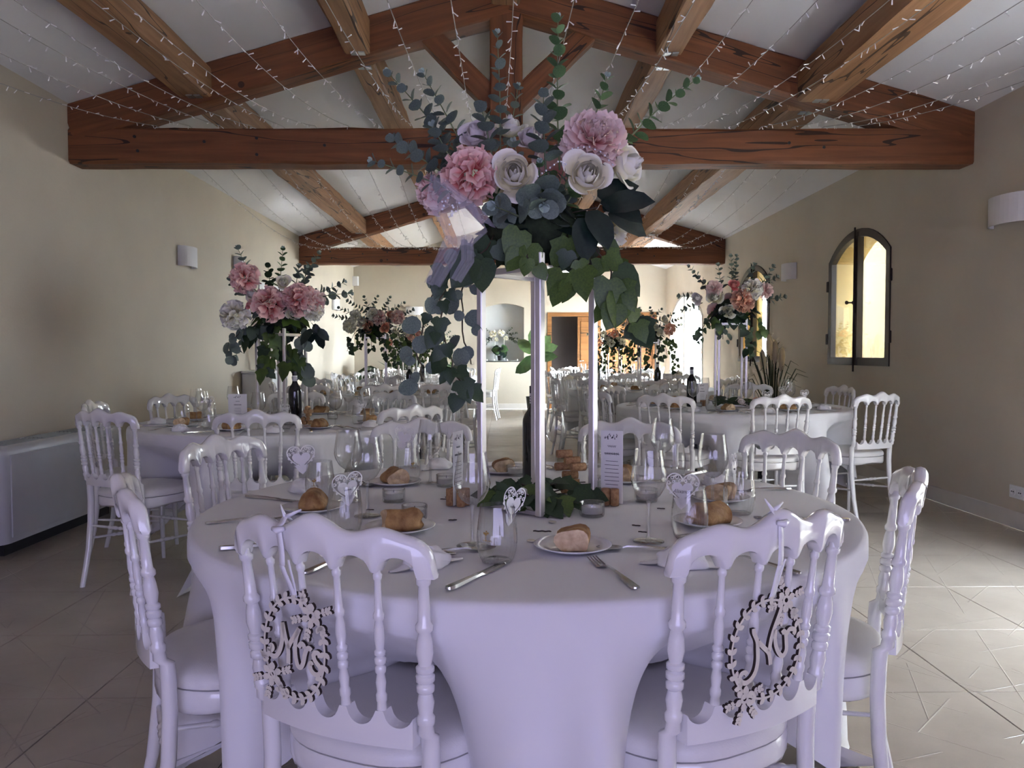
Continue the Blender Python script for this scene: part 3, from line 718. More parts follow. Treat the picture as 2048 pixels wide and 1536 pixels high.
# ------------------------------------------------------------------ tables with cloths
TZ = .757
def table(cx, cy_, R, chairs, where, cut=.45, far=False, corner=-PI/2):
    t = empty('round_table', (cx, cy_, 0)); tag(t, 'round folding banquet table with black legs, %s' % where, 'table', 'round banquet tables')
    b = MB(); b.lathe([(0, .725), (R - .03, .725), (R - .022, .735), (R - .022, .744), (R - .03, .748), (0, .748)], 64); b.build('table_top', 'plastic_white', t, True, auto=40)
    for k in range(4):
        a = PI/4 + k*PI/2; l = MB(); l.box((math.cos(a)*.52 - .022, math.sin(a)*.52 - .022, .0), (math.cos(a)*.52 + .022, math.sin(a)*.52 + .022, .725)); l.build('leg', 'black_metal', t, False)
    n, rows = (288, 26) if not far else (120, 14)
    half = R + cut; rr = random.Random(int(cx*100) + 3); ph = [rr.uniform(0, 6.28) for _ in range(4)]
    b = MB(); rs = []
    ths = [2*PI*k/n for k in range(n)]
    for r in (.001, R*.35, R*.7, R*.9, R*.97): rs.append([(r*math.cos(a), r*math.sin(a), TZ - .001) for a in ths])
    info = []
    for a in ths:
        q = (a - corner - PI/4); L = half/max(abs(math.cos(q)), abs(math.sin(q))) - R
        w = 0.
        for c in chairs:
            d = abs((a - c + PI) % (2*PI) - PI); w = max(w, 1 - min(1, max(0, (d - R_(7))/R_(15))))
        w = w*w*(3 - 2*w); info.append((L, w))
    for (dr, dz) in ((-.006, 0.), (.002, -.003), (.006, -.011)): rs.append([((R + dr)*math.cos(a), (R + dr)*math.sin(a), TZ - .001 + dz) for a in ths])
    for i in range(1, rows + 1):
        ring = []
        for a, (L, w) in zip(ths, info):
            s = L*i/rows; u = i/rows
            fold = (.55*math.cos(4*(a - corner)) + .45*math.cos(11*a + ph[0]) + .40*math.cos(19*a + ph[1]) + .26*math.cos(31*a + ph[2]) + .20*math.cos(47*a + ph[0]*2))
            r1 = R + .008 + .020*s/.4 + .058*min(1.4, s/.45)*fold; z1 = TZ - .012 - s*.985
            if z1 < .006: r1 += (.006 - z1)*.55; z1 = .006 + .004*math.cos(23*a)
            # pushed inwards over the seat of a chair drawn up to the table
            s0 = min(s, .05); s1 = s - s0; zin = max(.510, TZ - .012 - s0 - s1*.50); rin = R + .007 - s1*.84 + .010*math.cos(17*a + ph[3])*min(1, s1/.2)
            r = r1*(1 - w) + rin*w; z = z1*(1 - w) + zin*w
            ring.append((r*math.cos(a), r*math.sin(a), z))
        rs.append(ring)
    b.rings(rs, True, False)
    o = b.build('tablecloth', 'linen_white', None, True); o.location = (cx, cy_, 0)
    tag(o, 'white linen cloth draped over round table, %s' % where, 'tablecloth', 'white tablecloths')
    return t
TBL = {}
def seat_angles(c, backs): return [math.atan2(y - c[1], x - c[0]) for x, y in backs]
MAIN = (.06, 2.11); MR = .84
main_deg = [245.5, 296.8, 340, 31, 66.5, 110, 155, 202.6]
main_r = [.845, .845, .90, 1.05, 1.12, 1.14, 1.05, .93]
main_rot = [-1, 2, -4, 0, 10, -12, 6, 4]
SEAT_NAME = ['at the Mrs chair', 'at the Mr chair', 'one seat past the Mr chair', 'two seats past the Mr chair', 'three seats past the Mr chair', 'three seats past the Mrs chair', 'two seats past the Mrs chair', 'one seat past the Mrs chair']
CHAIR_LABEL = ['white spindle-back banquet chair with the wooden Mrs wreath hanging on its back', 'white spindle-back banquet chair with the wooden Mr wreath hanging on its back',
 'white banquet chair one seat past the Mr chair, window side of the couple\'s table', 'white banquet chair two seats past the Mr chair, window side of the couple\'s table', 'white banquet chair three seats past the Mr chair at the couple\'s table',
 'white banquet chair three seats past the Mrs chair at the couple\'s table', 'white banquet chair two seats past the Mrs chair, radiator side of the couple\'s table', 'white banquet chair one seat past the Mrs chair, radiator side of the couple\'s table']
table(*MAIN, MR, [R_(d) for d in main_deg], 'the couple\'s table with Mr and Mrs chairs')
MAIN_CHAIRS = []
for d, r, ro, lb in zip(main_deg, main_r, main_rot, CHAIR_LABEL):
    a = R_(d); MAIN_CHAIRS.append(put_chair(MAIN[0] + r*math.cos(a), MAIN[1] + r*math.sin(a), a + PI + R_(ro), lb, 'chairs around the couple\'s table'))
OTHER = [ # name, centre, R, chair (deg, r, extra rot), where
 ('L1', (-1.33, 4.74), .84, [(235, 1.06, 12), (279, .98, 0), (325, 1.02, -14), (6, .98, 10), (58, 1.02, 0), (100, 1.0, 0), (150, .98, 6), (190, 1.02, 0)], 'the table beside the radiator'),
 ('R1', (1.74, 5.98), .86, [(231, 1.05, 6), (272, .98, 4), (318, 1.05, -26), (22, 1.08, -12), (65, 1.05, 0), (105, 1.0, 0), (143, 1.0, 0), (186, 1.02, 14)], 'the table by the first arched window'),
 ('L2', (-1.25, 7.95), .84, [(240, 1.0, 20), (281, 1.0, 6), (312, 1.05, -30), (0, 1.0, 0), (45, 1.0, 0), (100, 1.0, 0), (140, 1.0, 0), (195, 1.0, 0)], 'second table along the radiator wall'),
 ('R2', (1.62, 8.95), .86, [(188, 1.02, 0), (228, 1.02, 0), (270, 1.0, 0), (315, 1.0, 0), (0, 1.0, 0), (50, 1.0, 0), (95, 1.0, 0), (140, 1.0, 0)], 'second table along the window wall'),
 ('L3', (-1.33, 11.0), .84, [(0, 1.0, 0), (45, 1.0, 0), (90, 1.0, 0), (135, 1.0, 0), (180, 1.0, 0), (225, 1.0, 0), (270, 1.0, 0), (315, 1.0, 0)], 'third table along the radiator wall'),
 ('R3', (1.68, 11.9), .84, [(190, 1.0, 0), (235, 1.0, 0), (280, 1.0, 0), (325, 1.0, 0), (10, 1.0, 0), (55, 1.0, 0), (100, 1.0, 0), (145, 1.0, 0)], 'third table along the window wall'),
 ('L4', (-1.2, 14.0), .84, [(347, 1.1, 8), (12, 1.12, -6), (60, 1.0, 0), (105, 1.0, 0), (150, 1.0, 0), (195, 1.0, 0), (240, 1.0, 0), (290, 1.0, 0)], 'last table along the radiator wall'),
 ('R4', (1.95, 14.75), .80, [(170, 1.0, 0), (215, 1.0, 0), (260, 1.0, 0), (305, 1.0, 0), (350, 1.0, 0), (125, 1.0, 0)], 'last table along the window wall'),
]
SIDES = ['window', 'window and niche', 'niche', 'radiator and niche', 'radiator', 'radiator and couple', 'couple', 'window and couple']
def side_name(deg): return SIDES[int(round(deg/45.)) % 8]
for nm, c, R, chs, where in OTHER:
    far = nm[1] in '34'
    table(*c, R, [R_(d) for d, r, e in chs], where, .45, far, -PI/2 + (.3 if nm[0] == 'R' else -.2))
    for d, r, e in chs:
        a = R_(d); put_chair(c[0] + r*math.cos(a), c[1] + r*math.sin(a), a + PI + R_(e), 'white chair on the %s side of %s' % ('outer window' if (nm, d) == ('L4', 12) else side_name(d), where), 'chairs at ' + where, far)
kill(chair_proto)

# ------------------------------------------------------------------ tableware prototypes
def wine_glass_parts(seg=64, ribs=True):
    bowl = [(.004, .088), (.012, .0905), (.024, .100), (.034, .118), (.0375, .132), (.0372, .145), (.0345, .165), (.0315, .185), (.0300, .200)]
    rib = (22, .036, lambda t: math.sin(PI*min(1, max(0, (t - .05)/.9)))) if ribs else None
    b = MB(); b.lathe(bowl, seg, ribs=rib)
    s = MB(); s.lathe([(.0095, .0025), (.006, .006), (.0038, .014), (.0034, .05), (.0036, .075), (.006, .086), (.0035, .0895)], 14)
    f = MB(); f.lathe([(.0005, .0035), (.010, .0032), (.030, .0018), (.034, .0012), (.034, .0002), (.0005, .0002)], 40)
    return b, s, f
WG = wine_glass_parts()
glass_proto = empty('wine_glass')
WG[0].build('bowl', 'glass_clear', glass_proto); WG[1].build('stem', 'glass_clear', glass_proto); WG[2].build('foot', 'glass_clear', glass_proto)
fg = MB()
for mb in wine_glass_parts(20, False): 
    o_ = len(fg.v); fg.v += mb.v; fg.t += mb.t; fg.f += [tuple(i + o_ for i in f) for f in mb.f]; fg.m += mb.m
FAR_GLASS = fg.mesh('far_wine_glass', 'glass_clear')
def tumbler_mesh(seg, ribs=True):
    b = MB(); pr = [(.0005, .006), (.022, .006), (.027, .003), (.0285, .0012), (.033, .009), (.0375, .026), (.0390, .045), (.0380, .068), (.0350, .095), (.0335, .112)]
    b.lathe(pr, seg, ribs=(22, .030, lambda t: math.sin(PI*min(1, max(0, (t - .25)/.75)))) if ribs else None); return b.mesh('tumbler', 'glass_clear')
TUMB, FAR_TUMB = tumbler_mesh(64), tumbler_mesh(20, False)
def plate_mesh():
    b = MB(); b.lathe([(.0005, .0035), (.048, .0035), (.058, .006), (.080, .0125), (.0815, .0118), (.080, .010), (.055, .001), (.045, .0003), (.0005, .0003)], 48); return b.mesh('side_plate', 'porcelain')
PLATE = plate_mesh()
def bread_parts(seed, L=.085, r=.032):
    rr = random.Random(seed); crust = MB(); rs = []; n = 18; seg = 20
    for i in range(n + 1):
        t = i/n; x = -L/2 + L*t; k = 1 - .55*max(0, (t - .72)/.28)**2
        ring = []
        for q in range(seg):
            a = 2*PI*q/seg; w = 1 + .10*math.sin(3*a + seed) + .06*math.sin(3*t*PI + a*2 + seed) + .09*max(0, math.sin(a*1. + .3))*math.sin(2.5*PI*t + seed)
            y, z = r*1.05*k*w*math.cos(a), r*.86*k*w*math.sin(a)
            if z < -r*.55: z = -r*.55
            ring.append((x + .004*math.sin(a*3 + seed), y, z + r*.55 + .0005))
        rs.append(ring)
    crust.rings(rs, False, True)
    cr = MB(); c = Vector((-L/2 - .0015, 0, r*.55)); face = [Vector(p) for p in rs[0]]
    cr.rings([face, [Vector((p.x - .001, p.y*.9, (p.z - c.z)*.9 + c.z)) for p in face], [Vector((p.x + .0015, p.y*.5, (p.z - c.z)*.5 + c.z)) for p in face], [Vector((p.x + .006, p.y*.12, (p.z - c.z)*.12 + c.z)) for p in face]], False, True)
    return crust, cr
BREAD = []
for sd in range(3):
    e = empty('bread_roll'); c1, c2 = bread_parts(sd + 1, .075 + .012*sd); c1.build('crust', 'bread_crust', e); c2.build('crumb', 'bread_crumb', e); BREAD.append(e)
def cutlery(kind):
    # lies along +X from handle end (0) to tip, flat on z=0
    b = MB(); T = .0022
    def blade(st):
        rs = []
        for x, w, z, t in st: rs.append([(x, -w, z), (x, w, z), (x, w*.8, z + t), (x, -w*.8, z + t)])
        b.rings(rs)
    if kind == 'knife':
        blade([(0, .003, .003, .004), (.004, .0075, .002, .006), (.03, .0072, .001, .006), (.085, .005, .0008, .005), (.11, .006, .001, .004), (.118, .0095, .001, .0018), (.18, .0100, .001, .0014), (.21, .0065, .001, .0012), (.222, .001, .001, .001)])
    else:
        blade([(0, .003, .001, .003), (.004, .0085, .0005, .0035), (.03, .0078, .002, .0035), (.09, .0032, .0065, .003), (.125, .003, .007, .003), (.138, .005, .0045, .0028), (.143, .0095, .002, .002)] if kind == 'fork' else [(0, .003, .001, .003), (.004, .0085, .0005, .0035), (.03, .0078, .002, .0035), (.09, .0032, .0065, .003), (.13, .003, .007, .003), (.139, .004, .0045, .0026)])
        if kind == 'fork':
            blade([(.143, .0095, .002, .002), (.150, .0112, .0006, .002), (.160, .0112, .0006, .002)])
            for k in range(4):
                y = -.0094 + k*.00627; rs = []
                for x, w, z in ((.158, .0018, .0006), (.185, .0016, .0035), (.202, .0010, .0065)): rs.append([(x, y - w, z), (x, y + w, z), (x, y + w, z + .0016), (x, y - w, z + .0016)])
                b.rings(rs)
        else:
            for j in range(1):
                rs = []
                for t in (0, .08, .25, .5, .75, .92, 1):
                    x = .137 + .056*t; w = .0195*math.sqrt(max(.003, 1 - (2*t - 1)**2)); d = .006*(1 - (2*t - 1)**2); h = .006
                    rs.append([(x, -w, h), (x, -w*.5, h - d*.85), (x, 0, h - d), (x, w*.5, h - d*.85), (x, w, h), (x, w*.5, h - d*.85 + .001), (x, 0, h - d + .0012), (x, -w*.5, h - d*.85 + .001)])
                b.rings(rs)
    me = b.mesh(kind, 'steel'); me.set_sharp_from_angle(angle=R_(50)); return me
CUT = {k: cutlery(k) for k in ('knife', 'fork', 'spoon')}
def napkin_mesh(seed):
    rr = random.Random(seed); b = MB()
    # rolled bun of folded linen plus the corner lying flat
    rs = []; seg = 36; n = 12
    for i in range(n + 1):
        t = i/n; z = .040*math.sin(t*PI/2); r = .050*math.cos(t*PI/2)**.75
        rs.append([((r + .006*math.sin(3*a + t*6 + seed)*(1 - t) + .003*math.sin(7*a - 5*t))*math.cos(a)*1.15, (r + .005*math.sin(4*a + t*4 + seed)*(1 - t))*math.sin(a), max(0.0008, z + .009*math.sin(3*a + 9*t + seed)*t*(1 - .5*t))) for a in [2*PI*k/seg for k in range(seg)]])
    b.rings(rs)
    for sgn, q in ((1, .2), (-1, -.5)):
        g = 9; vs = []; fs = []
        for i in range(g):
            for j in range(g):
                u, v = i/(g - 1), j/(g - 1); x = sgn*(.02 + .075*u); y = (v - .5)*.085*(1 - .75*u) + q*.03*u
                vs.append((x, y, .0012 + .016*(1 - u)**2 + .004*math.sin(9*v + 4*u + seed)*(1 - abs(2*v - 1))))
        for i in range(g - 1):
            for j in range(g - 1): a = i*g + j; fs.append((a, a + g, a + g + 1, a + 1) if sgn > 0 else (a, a + 1, a + g + 1, a + g))
        b.add(vs, fs)
    return b.mesh('napkin', 'napkin_white')
NAP = [napkin_mesh(k) for k in (1, 2, 3)]
def heart_outline(s, n=48):
    o = []
    for k in range(n):
        t = 2*PI*k/n; x = 16*math.sin(t)**3; y = 13*math.cos(t) - 5*math.cos(2*t) - 2*math.cos(3*t) - math.cos(4*t)
        y = y if y > 0 else y*1.05
        o.append((x/17*s, (y + 3)/17*s))
    return o
def heart_card(text):
    # stands in XZ plane facing -Y, tip near the origin
    root = empty('heart_place_card'); S = .0345; A = Matrix.Translation((0, 0, .052)) @ Matrix(((1, 0, 0, 0), (0, 0, -1, 0), (0, 1, 0, 0), (0, 0, 0, 1)))
    b = MB(); out = heart_outline(S)
    inn = [(x*.66, y*.60 - .0045) for x, y in out]; b.prism(inn, -.0003, .0003, A)
    tipw = [(-.012, -.026), (.012, -.026), (0, -.0365)]; b.prism([(-.0165, -.016), (.0165, -.016), (.009, -.030), (0, -.038), (-.009, -.030)][::-1], -.0003, .0003, A)
    b.strip(out + [out[0], out[1]], .0011, -.0003, .0003, A)
    b.build('card', 'paper_white', root, False)
    lace = MB()
    for s_ in (-1, 1):
        for (cx, cy_, r, ph, turns) in ((.0125, .0235, .0048, 0, 1.3), (.0215, .0225, .0040, 2, 1.2), (.0275, .0125, .0040, 3, 1.2), (.0062, .0165, .0034, 1, 1.1), (.0285, .0025, .0030, 4, 1.2), (.0225, -.0065, .0026, 5, 1.1), (.0185, .0150, .0032, 2.4, 1.2)):
            pts = []
            for k in range(13):
                t = k/12; a = ph + turns*2*PI*t; q = r*(1 - .62*t); pts.append((s_*(cx + q*math.cos(a)), cy_ + q*math.sin(a)))
            lace.strip(pts, .0008, -.00025, .00025, A)
    lace.build('lace_border', 'paper_white', root, False)
    if text:
        vs, fs = text_geo(text, .0105, .45); t = MB(); t.add([A @ Vector((x*.86, y - .0035, .00045)) for x, y, z in vs], fs); t.build('handwriting', 'ink', root, False)
    return root
CARD_BLANK, CARD_NAME = heart_card(None), heart_card('Alexandre')
squig = heart_card(None); sq = MB()
A_ = Matrix.Translation((0, 0, .052)) @ Matrix(((1, 0, 0, 0), (0, 0, -1, 0), (0, 1, 0, 0), (0, 0, 0, 1)))
sq.strip([(-.008 + .0008*k, -.004 + .0022*math.sin(k*1.9)) for k in range(21)], .0004, .0004, .0005, A_); sq.build('handwriting', 'ink', squig, False); CARD_INK = squig
def tealight():
    root = empty('tealight_holder'); b = MB()
    b.lathe([(.0005, .004), (.026, .004), (.0265, .0005), (.0295, .001), (.0310, .006), (.0312, .034), (.0305, .036), (.0290, .034), (.0285, .008), (.0005, .006)], 96, ribs=(32, .018, lambda t: 1. if .35 < t < .7 else 0.)); b.build('ribbed_cup', 'glass_clear', root)
    w = MB(); w.lathe([(.0005, .0245), (.0255, .0245), (.0262, .0235), (.0262, .0085), (.0005, .0085)], 28); c = w.build('candle', 'wax', root, True, auto=40)
    k = MB(); k.tube([(0, 0, .0245), (.001, 0, .032)], .0009, 6); k.build('wick', 'ink', c); return root
TEA = tealight()
def cork_mesh():
    b = MB(); b.lathe([(.0005, -.0225), (.0108, -.0225), (.0118, -.0212), (.0118, .0212), (.0108, .0225), (.0005, .0225)], 18)
    return b.mesh('wine_cork', 'cork')
CORK = cork_mesh(); CORK.set_sharp_from_angle(angle=R_(50))
def bottle():
    root = empty('wine_bottle'); b = MB(); b.lathe([(.0005, .004), (.030, .001), (.036, .004), (.0375, .010), (.0375, .185), (.0365, .197), (.031, .212), (.021, .226), (.0155, .238), (.0142, .252), (.0140, .300), (.0005, .300)], 40); b.build('glass_body', 'bottle_glass', root, True, auto=50)
    c = MB(); c.lathe([(.0146, .279), (.0150, .281), (.0152, .300), (.0148, .3025), (.0005, .3025)], 28); c.build('cap', 'bottle_cap', root, True, auto=50)
    l = MB(); l.lathe([(.0145, .243), (.0147, .243), (.0147, .279), (.0145, .279)], 28); lb = l.build('neck_label', 'paper_label', root)
    p = MB()
    for z in (.252, .260, .268): p.lathe([(.01478, z), (.01482, z), (.01482, z + .0022), (.01478, z + .0022)], 28)
    p.build('print', 'ink', lb); return root
BOTTLE = bottle()
def place(proto, name, loc, rz, label, cat, group=None, rot=None, sc_=1.):
    o = link(name, proto) if isinstance(proto, bpy.types.Mesh) else copy_tree(proto)
    o.location = loc; o.rotation_euler = rot if rot else (0, 0, rz)
    if sc_ != 1.: o.scale = (sc_,)*3
    tag(o, label, cat, group); return o
TT = TZ + .0006
CT = "on the couple's table"
# wine glasses and tumblers of the couple's table; order follows the seats
W_MAIN = [((.314, 1.678), 'at the Mr chair'), ((-.065, 1.646), 'between the Mr and Mrs chairs'), ((-.34, 1.958), 'one seat past the Mrs chair'), ((-.425, 2.153), 'two seats past the Mrs chair'), ((-.229, 2.456), 'three seats past the Mrs chair'), ((.187, 2.755), 'just behind the wine bottle'), ((.507, 2.476), 'three seats past the Mr chair'), ((.536, 1.989), 'one seat past the Mr chair')]
for (p, w) in W_MAIN: place(glass_proto, 'wine_glass', (*p, TT), rnd(0, 6), "clear ribbed stemmed wine glass %s, %s" % (CT, w), 'wine glass', "wine glasses on the couple's table")
T_MAIN = [((-.012, 1.520), 'between the Mr and Mrs chairs, holding a heart card', 1), ((-.357, 1.763), 'at the Mrs chair, holding a heart card', 1), ((-.504, 2.154), 'one seat past the Mrs chair, beside a crusty bread end', 2), ((-.301, 2.477), 'two seats past the Mrs chair, under a heart card', 2), ((.408, 1.700), 'at the Mr chair, holding the named heart card', 3), ((.596, 1.962), 'one seat past the Mr chair, holding a heart card', 1), ((.556, 2.545), 'three seats past the Mr chair', 0), ((.318, 2.775), 'behind the cork stack', 0)]
CARD_POS = {0: (-25, .0), 1: (38, 0), 4: (14, 0), 5: (48, 0)}
for i, (p, w, c) in enumerate(T_MAIN):
    place(TUMB, 'stemless_glass', (*p, TT), rnd(0, 6), 'clear ribbed stemless glass %s' % w, 'glass', "stemless glasses on the couple's table")
def gold_logo(p, ang, z, label, r=.0392):
    # small gilt bouquet emblem printed on a glass
    b = MB(); c = Vector((p[0], p[1], 0))
    def W(u, v):
        a = ang + u/r; return Vector((p[0] + (r + .0004)*math.cos(a), p[1] + (r + .0004)*math.sin(a), TT + z + v))
    for (u, v, s_) in ((0, .010, .0028), (.004, .012, .002), (-.004, .011, .002), (.001, .015, .0016)): b.add([W(u - s_, v - s_), W(u + s_, v - s_), W(u + s_, v + s_), W(u - s_, v + s_)], [(0, 1, 2, 3)])
    pts = [(-.008 + .001*k, -.003 + .0012*math.sin(k*1.5)) for k in range(21)]
    for k in range(20): b.add([W(pts[k][0], pts[k][1] - .0006), W(pts[k + 1][0], pts[k + 1][1] - .0006), W(pts[k + 1][0], pts[k + 1][1] + .0006), W(pts[k][0], pts[k][1] + .0006)], [(0, 1, 2, 3)])
    for k in range(8): b.add([W(-.001, .008 - k*.0014), W(.0006, .008 - k*.0014), W(.0004, .0066 - k*.0014), W(-.0012, .0066 - k*.0014)], [(0, 1, 2, 3)])
    return b
for i, ang in ((0, R_(-122)), (3, R_(-60)), (2, R_(-100))):
    st = [o for o in COL.objects if o.name.startswith('stemless_glass')][i]
    lg = gold_logo((0, 0), ang - st.rotation_euler.z, .052 - TT, '').build('gilt_emblem', 'gold_ink', st, False)
HC = [(CARD_INK, (.006, 1.535, TT + .050), (8, 12, 55), 'white lace heart place card standing in the glass between the Mr and Mrs chairs'),
      (CARD_INK, (-.350, 1.775, TT + .045), (6, -6, 38), 'white lace heart place card in the glass at the Mrs chair'),
      (CARD_BLANK, (-.548, 2.150, TT + .060), (-4, -5, 10), 'blank white lace heart card above the knotted napkin past the Mrs chair'),
      (CARD_BLANK, (-.328, 2.470, TT + .085), (-6, 14, -22), 'blank white lace heart card two seats past the Mrs chair'),
      (CARD_NAME, (.386, 1.690, TT + .050), (-5, 5, 6), 'white lace heart place card with handwritten name at the Mr chair'),
      (CARD_INK, (.588, 1.968, TT + .058), (-4, 3, 62), 'white lace heart place card in the glass one seat past the Mr chair')]
for pr, p, (rx, ry, rz), lb in HC: place(pr, 'heart_place_card', p, 0, lb, 'place card', 'lace heart place cards', (R_(rx), R_(ry), R_(rz)), 1.14)
P_MAIN = [((.145, 1.618), 'between the Mr and Mrs chairs', -100, 0), ((-.238, 1.800), 'at the Mrs chair', 200, 1), ((-.496, 2.037), 'one seat past the Mrs chair', 95, 2), ((-.337, 2.439), 'two seats past the Mrs chair', -60, 1), ((-.005, 2.667), 'three seats past the Mrs chair', -80, 0), ((.386, 2.469), 'three seats past the Mr chair', -110, 1), ((.60, 2.151), 'one seat past the Mr chair', -130, 0), ((.486, 1.848), 'at the Mr chair', 30, 2)]
for (p, w, rz, k) in P_MAIN:
    place(PLATE, 'bread_plate', (*p, TT), 0, 'small white porcelain bread plate %s, %s' % (CT, w), 'plate', "bread plates on the couple's table")
    place(BREAD[k], 'bread_piece', (p[0] + rnd(-.008, .008), p[1] - .006, TT + .0042), R_(rz) + PI, 'crusty cut piece of baguette on the plate %s' % w, 'bread', "bread on the couple's table")
N_MAIN = [((-.150, 1.50), 'at the Mrs chair', 30, 0), ((.345, 1.49), 'at the Mr chair', -20, 1), ((-.593, 2.321), 'two seats past the Mrs chair', 100, 2), ((-.228, 2.775), 'three seats past the Mrs chair', 40, 0), ((.66, 2.42), 'two seats past the Mr chair', 60, 1)]
for (p, w, rz, k) in N_MAIN: place(NAP[k], 'folded_napkin', (*p, TT), R_(rz), 'white cloth napkin folded into a bun %s' % w, 'napkin', "napkins on the couple's table", None, .85)
def cut_piece(kind, a, b, lb, table_z=TT):
    d = (b[0] - a[0], b[1] - a[1]); place(CUT[kind], 'table_' + kind, (a[0], a[1], table_z), math.atan2(d[1], d[0]), lb, kind, "cutlery on the couple's table")
cut_piece('fork', (.23, 1.335), (.168, 1.548), 'steel fork beside the bread plate between the Mr and Mrs chairs')
cut_piece('spoon', (.385, 1.592), (.232, 1.607), 'steel spoon lying at the foot of the wine glass at the Mr chair')
cut_piece('knife', (-.096, 1.330), (.012, 1.526), 'steel knife between the Mr and Mrs chairs')
cut_piece('fork', (-.37, 1.440), (-.270, 1.62), 'steel fork at the Mrs chair')
cut_piece('knife', (-.30, 1.665), (-.079, 1.573), 'steel knife behind the napkin at the Mrs chair')
cut_piece('spoon', (-.20, 1.56), (-.07, 1.60), 'steel spoon half hidden by the glass between the Mr and Mrs chairs')
cut_piece('knife', (-.731, 2.225), (-.535, 2.140), 'steel knife two seats past the Mrs chair')
cut_piece('fork', (-.714, 1.874), (-.53, 1.93), 'steel fork one seat past the Mrs chair')
cut_piece('knife', (-.59, 1.62), (-.40, 1.70), 'steel knife one seat past the Mrs chair')
cut_piece('fork', (.545, 1.42), (.425, 1.585), 'steel fork at the Mr chair')
cut_piece('knife', (.70, 2.66), (.53, 2.52), 'steel knife three seats past the Mr chair')
cut_piece('fork', (.86, 2.321), (.69, 2.27), 'steel fork two seats past the Mr chair')
cut_piece('knife', (.835, 1.866), (.64, 1.915), 'steel knife one seat past the Mr chair')
cut_piece('spoon', (-.50, 2.54), (-.40, 2.37), 'steel spoon two seats past the Mrs chair')
cut_piece('fork', (.10, 2.86), (.26, 2.62), 'steel fork behind the cork stack')
TL = [((-.301, 2.150), 'behind the bread at the Mrs chair'), ((-.218, 1.918), 'between the Mrs chair plate and the greenery'), ((-.174, 2.399), 'behind the left cork card holder'), ((.222, 1.945), 'in front of the printed menu'), ((.287, 2.343), 'behind the printed menu'), ((.392, 2.134), 'beside the printed menu toward the window'), ((.042, 2.60), 'beside the wine bottle')]
for p, w in TL: place(TEA, 'tealight_holder', (*p, TT), rnd(0, 6), 'small ribbed glass tealight holder %s' % w, 'tealight', "tealights on the couple's table")
place(BOTTLE, 'wine_bottle', (.100, 2.50, TT), 0, "dark wine bottle behind the flower stand on the couple's table", 'bottle')
# leaning stack of corks
cz = TT + .0122
for k, (dx, dy, z, rz, w) in enumerate([(.030, .0, 0, 20, 'bottom'), (.006, .03, 0, 25, 'bottom'), (.012, .008, .0215, -8, 'second'), (.008, .010, .0445, 6, 'third'), (-.012, .028, .0665, 16, 'fourth'), (.030, -.004, .0690, 22, 'fourth'), (.014, .012, .0850, 16, 'fifth'), (-.008, .020, .1040, 14, 'top')]):
    o = place(CORK, 'wine_cork', (.185 + dx, 2.235 + dy, cz + z), 0, 'used wine cork in the leaning cork stack, %s layer' % w, 'cork', 'leaning stack of corks', (0, PI/2, R_(rz)))
def card_holder(loc, rz, tall, label, clabel, crz, dx=0., w=.062):
    root = empty('cork_card_holder', loc, rz); tag(root, label, 'card holder', 'cork card holders')
    for (x, y) in ((-.013, -.016), (.011, -.016), (-.013, .0165), (.011, .0165)):
        o = link('cork', CORK, root); o.location = (x, y, .0232)
    c = empty('menu_card', (loc[0] + dx*math.cos(crz), loc[1] + dx*math.sin(crz), loc[2] + .004), crz); tag(c, clabel, 'menu', 'printed menu cards')
    h = tall; b = MB(); b.box((-w/2, -.0004, 0), (w/2, .0004, h)); cb = b.build('paper', 'paper_white', c, False)
    t = MB()
    A = Matrix(((1, 0, 0, 0), (0, 0, -1, 0), (0, 1, 0, 0), (0, 0, 0, 1)))
    rr = random.Random(3)
    for k in range(16):
        x = rr.uniform(-.02, .02); y = h - .012 - rr.uniform(0, .012); a = rr.uniform(-.8, .8); t.strip([(x, y), (x + .004*math.sin(a), y + .006*math.cos(a))], [.0012, .0004], .0006, .0008, A)
    t.strip([(-.012 + .0012*k, h - .042 + .003*math.sin(k*1.7)) for k in range(21)], .0005, .0006, .0008, A)
    t.strip([(-.021 + .0014*k, h - .062 + .0035*math.sin(k*2.3)) for k in range(31)], .0009, .0006, .0008, A)
    for k in range(9):
        y = h - .082 - k*.0105
        if y < .04: break
        l = rr.uniform(.012, .021); t.strip([(-l, y), (l, y)], .0006, .0006, .0008, A)
    t.build('print', 'ink', c, False)
    return root
card_holder((.292, 2.092, TT), R_(-20), .195, "four corks gripping the printed menu on the couple's table", "tall white printed menu standing in corks, facing the Mr and Mrs chairs", R_(-28))
card_holder((-.120, 2.090, TT), R_(62), .195, "four corks gripping the edge-on card beside the greenery", "tall white menu card seen edge-on beside the flower stand", R_(68))
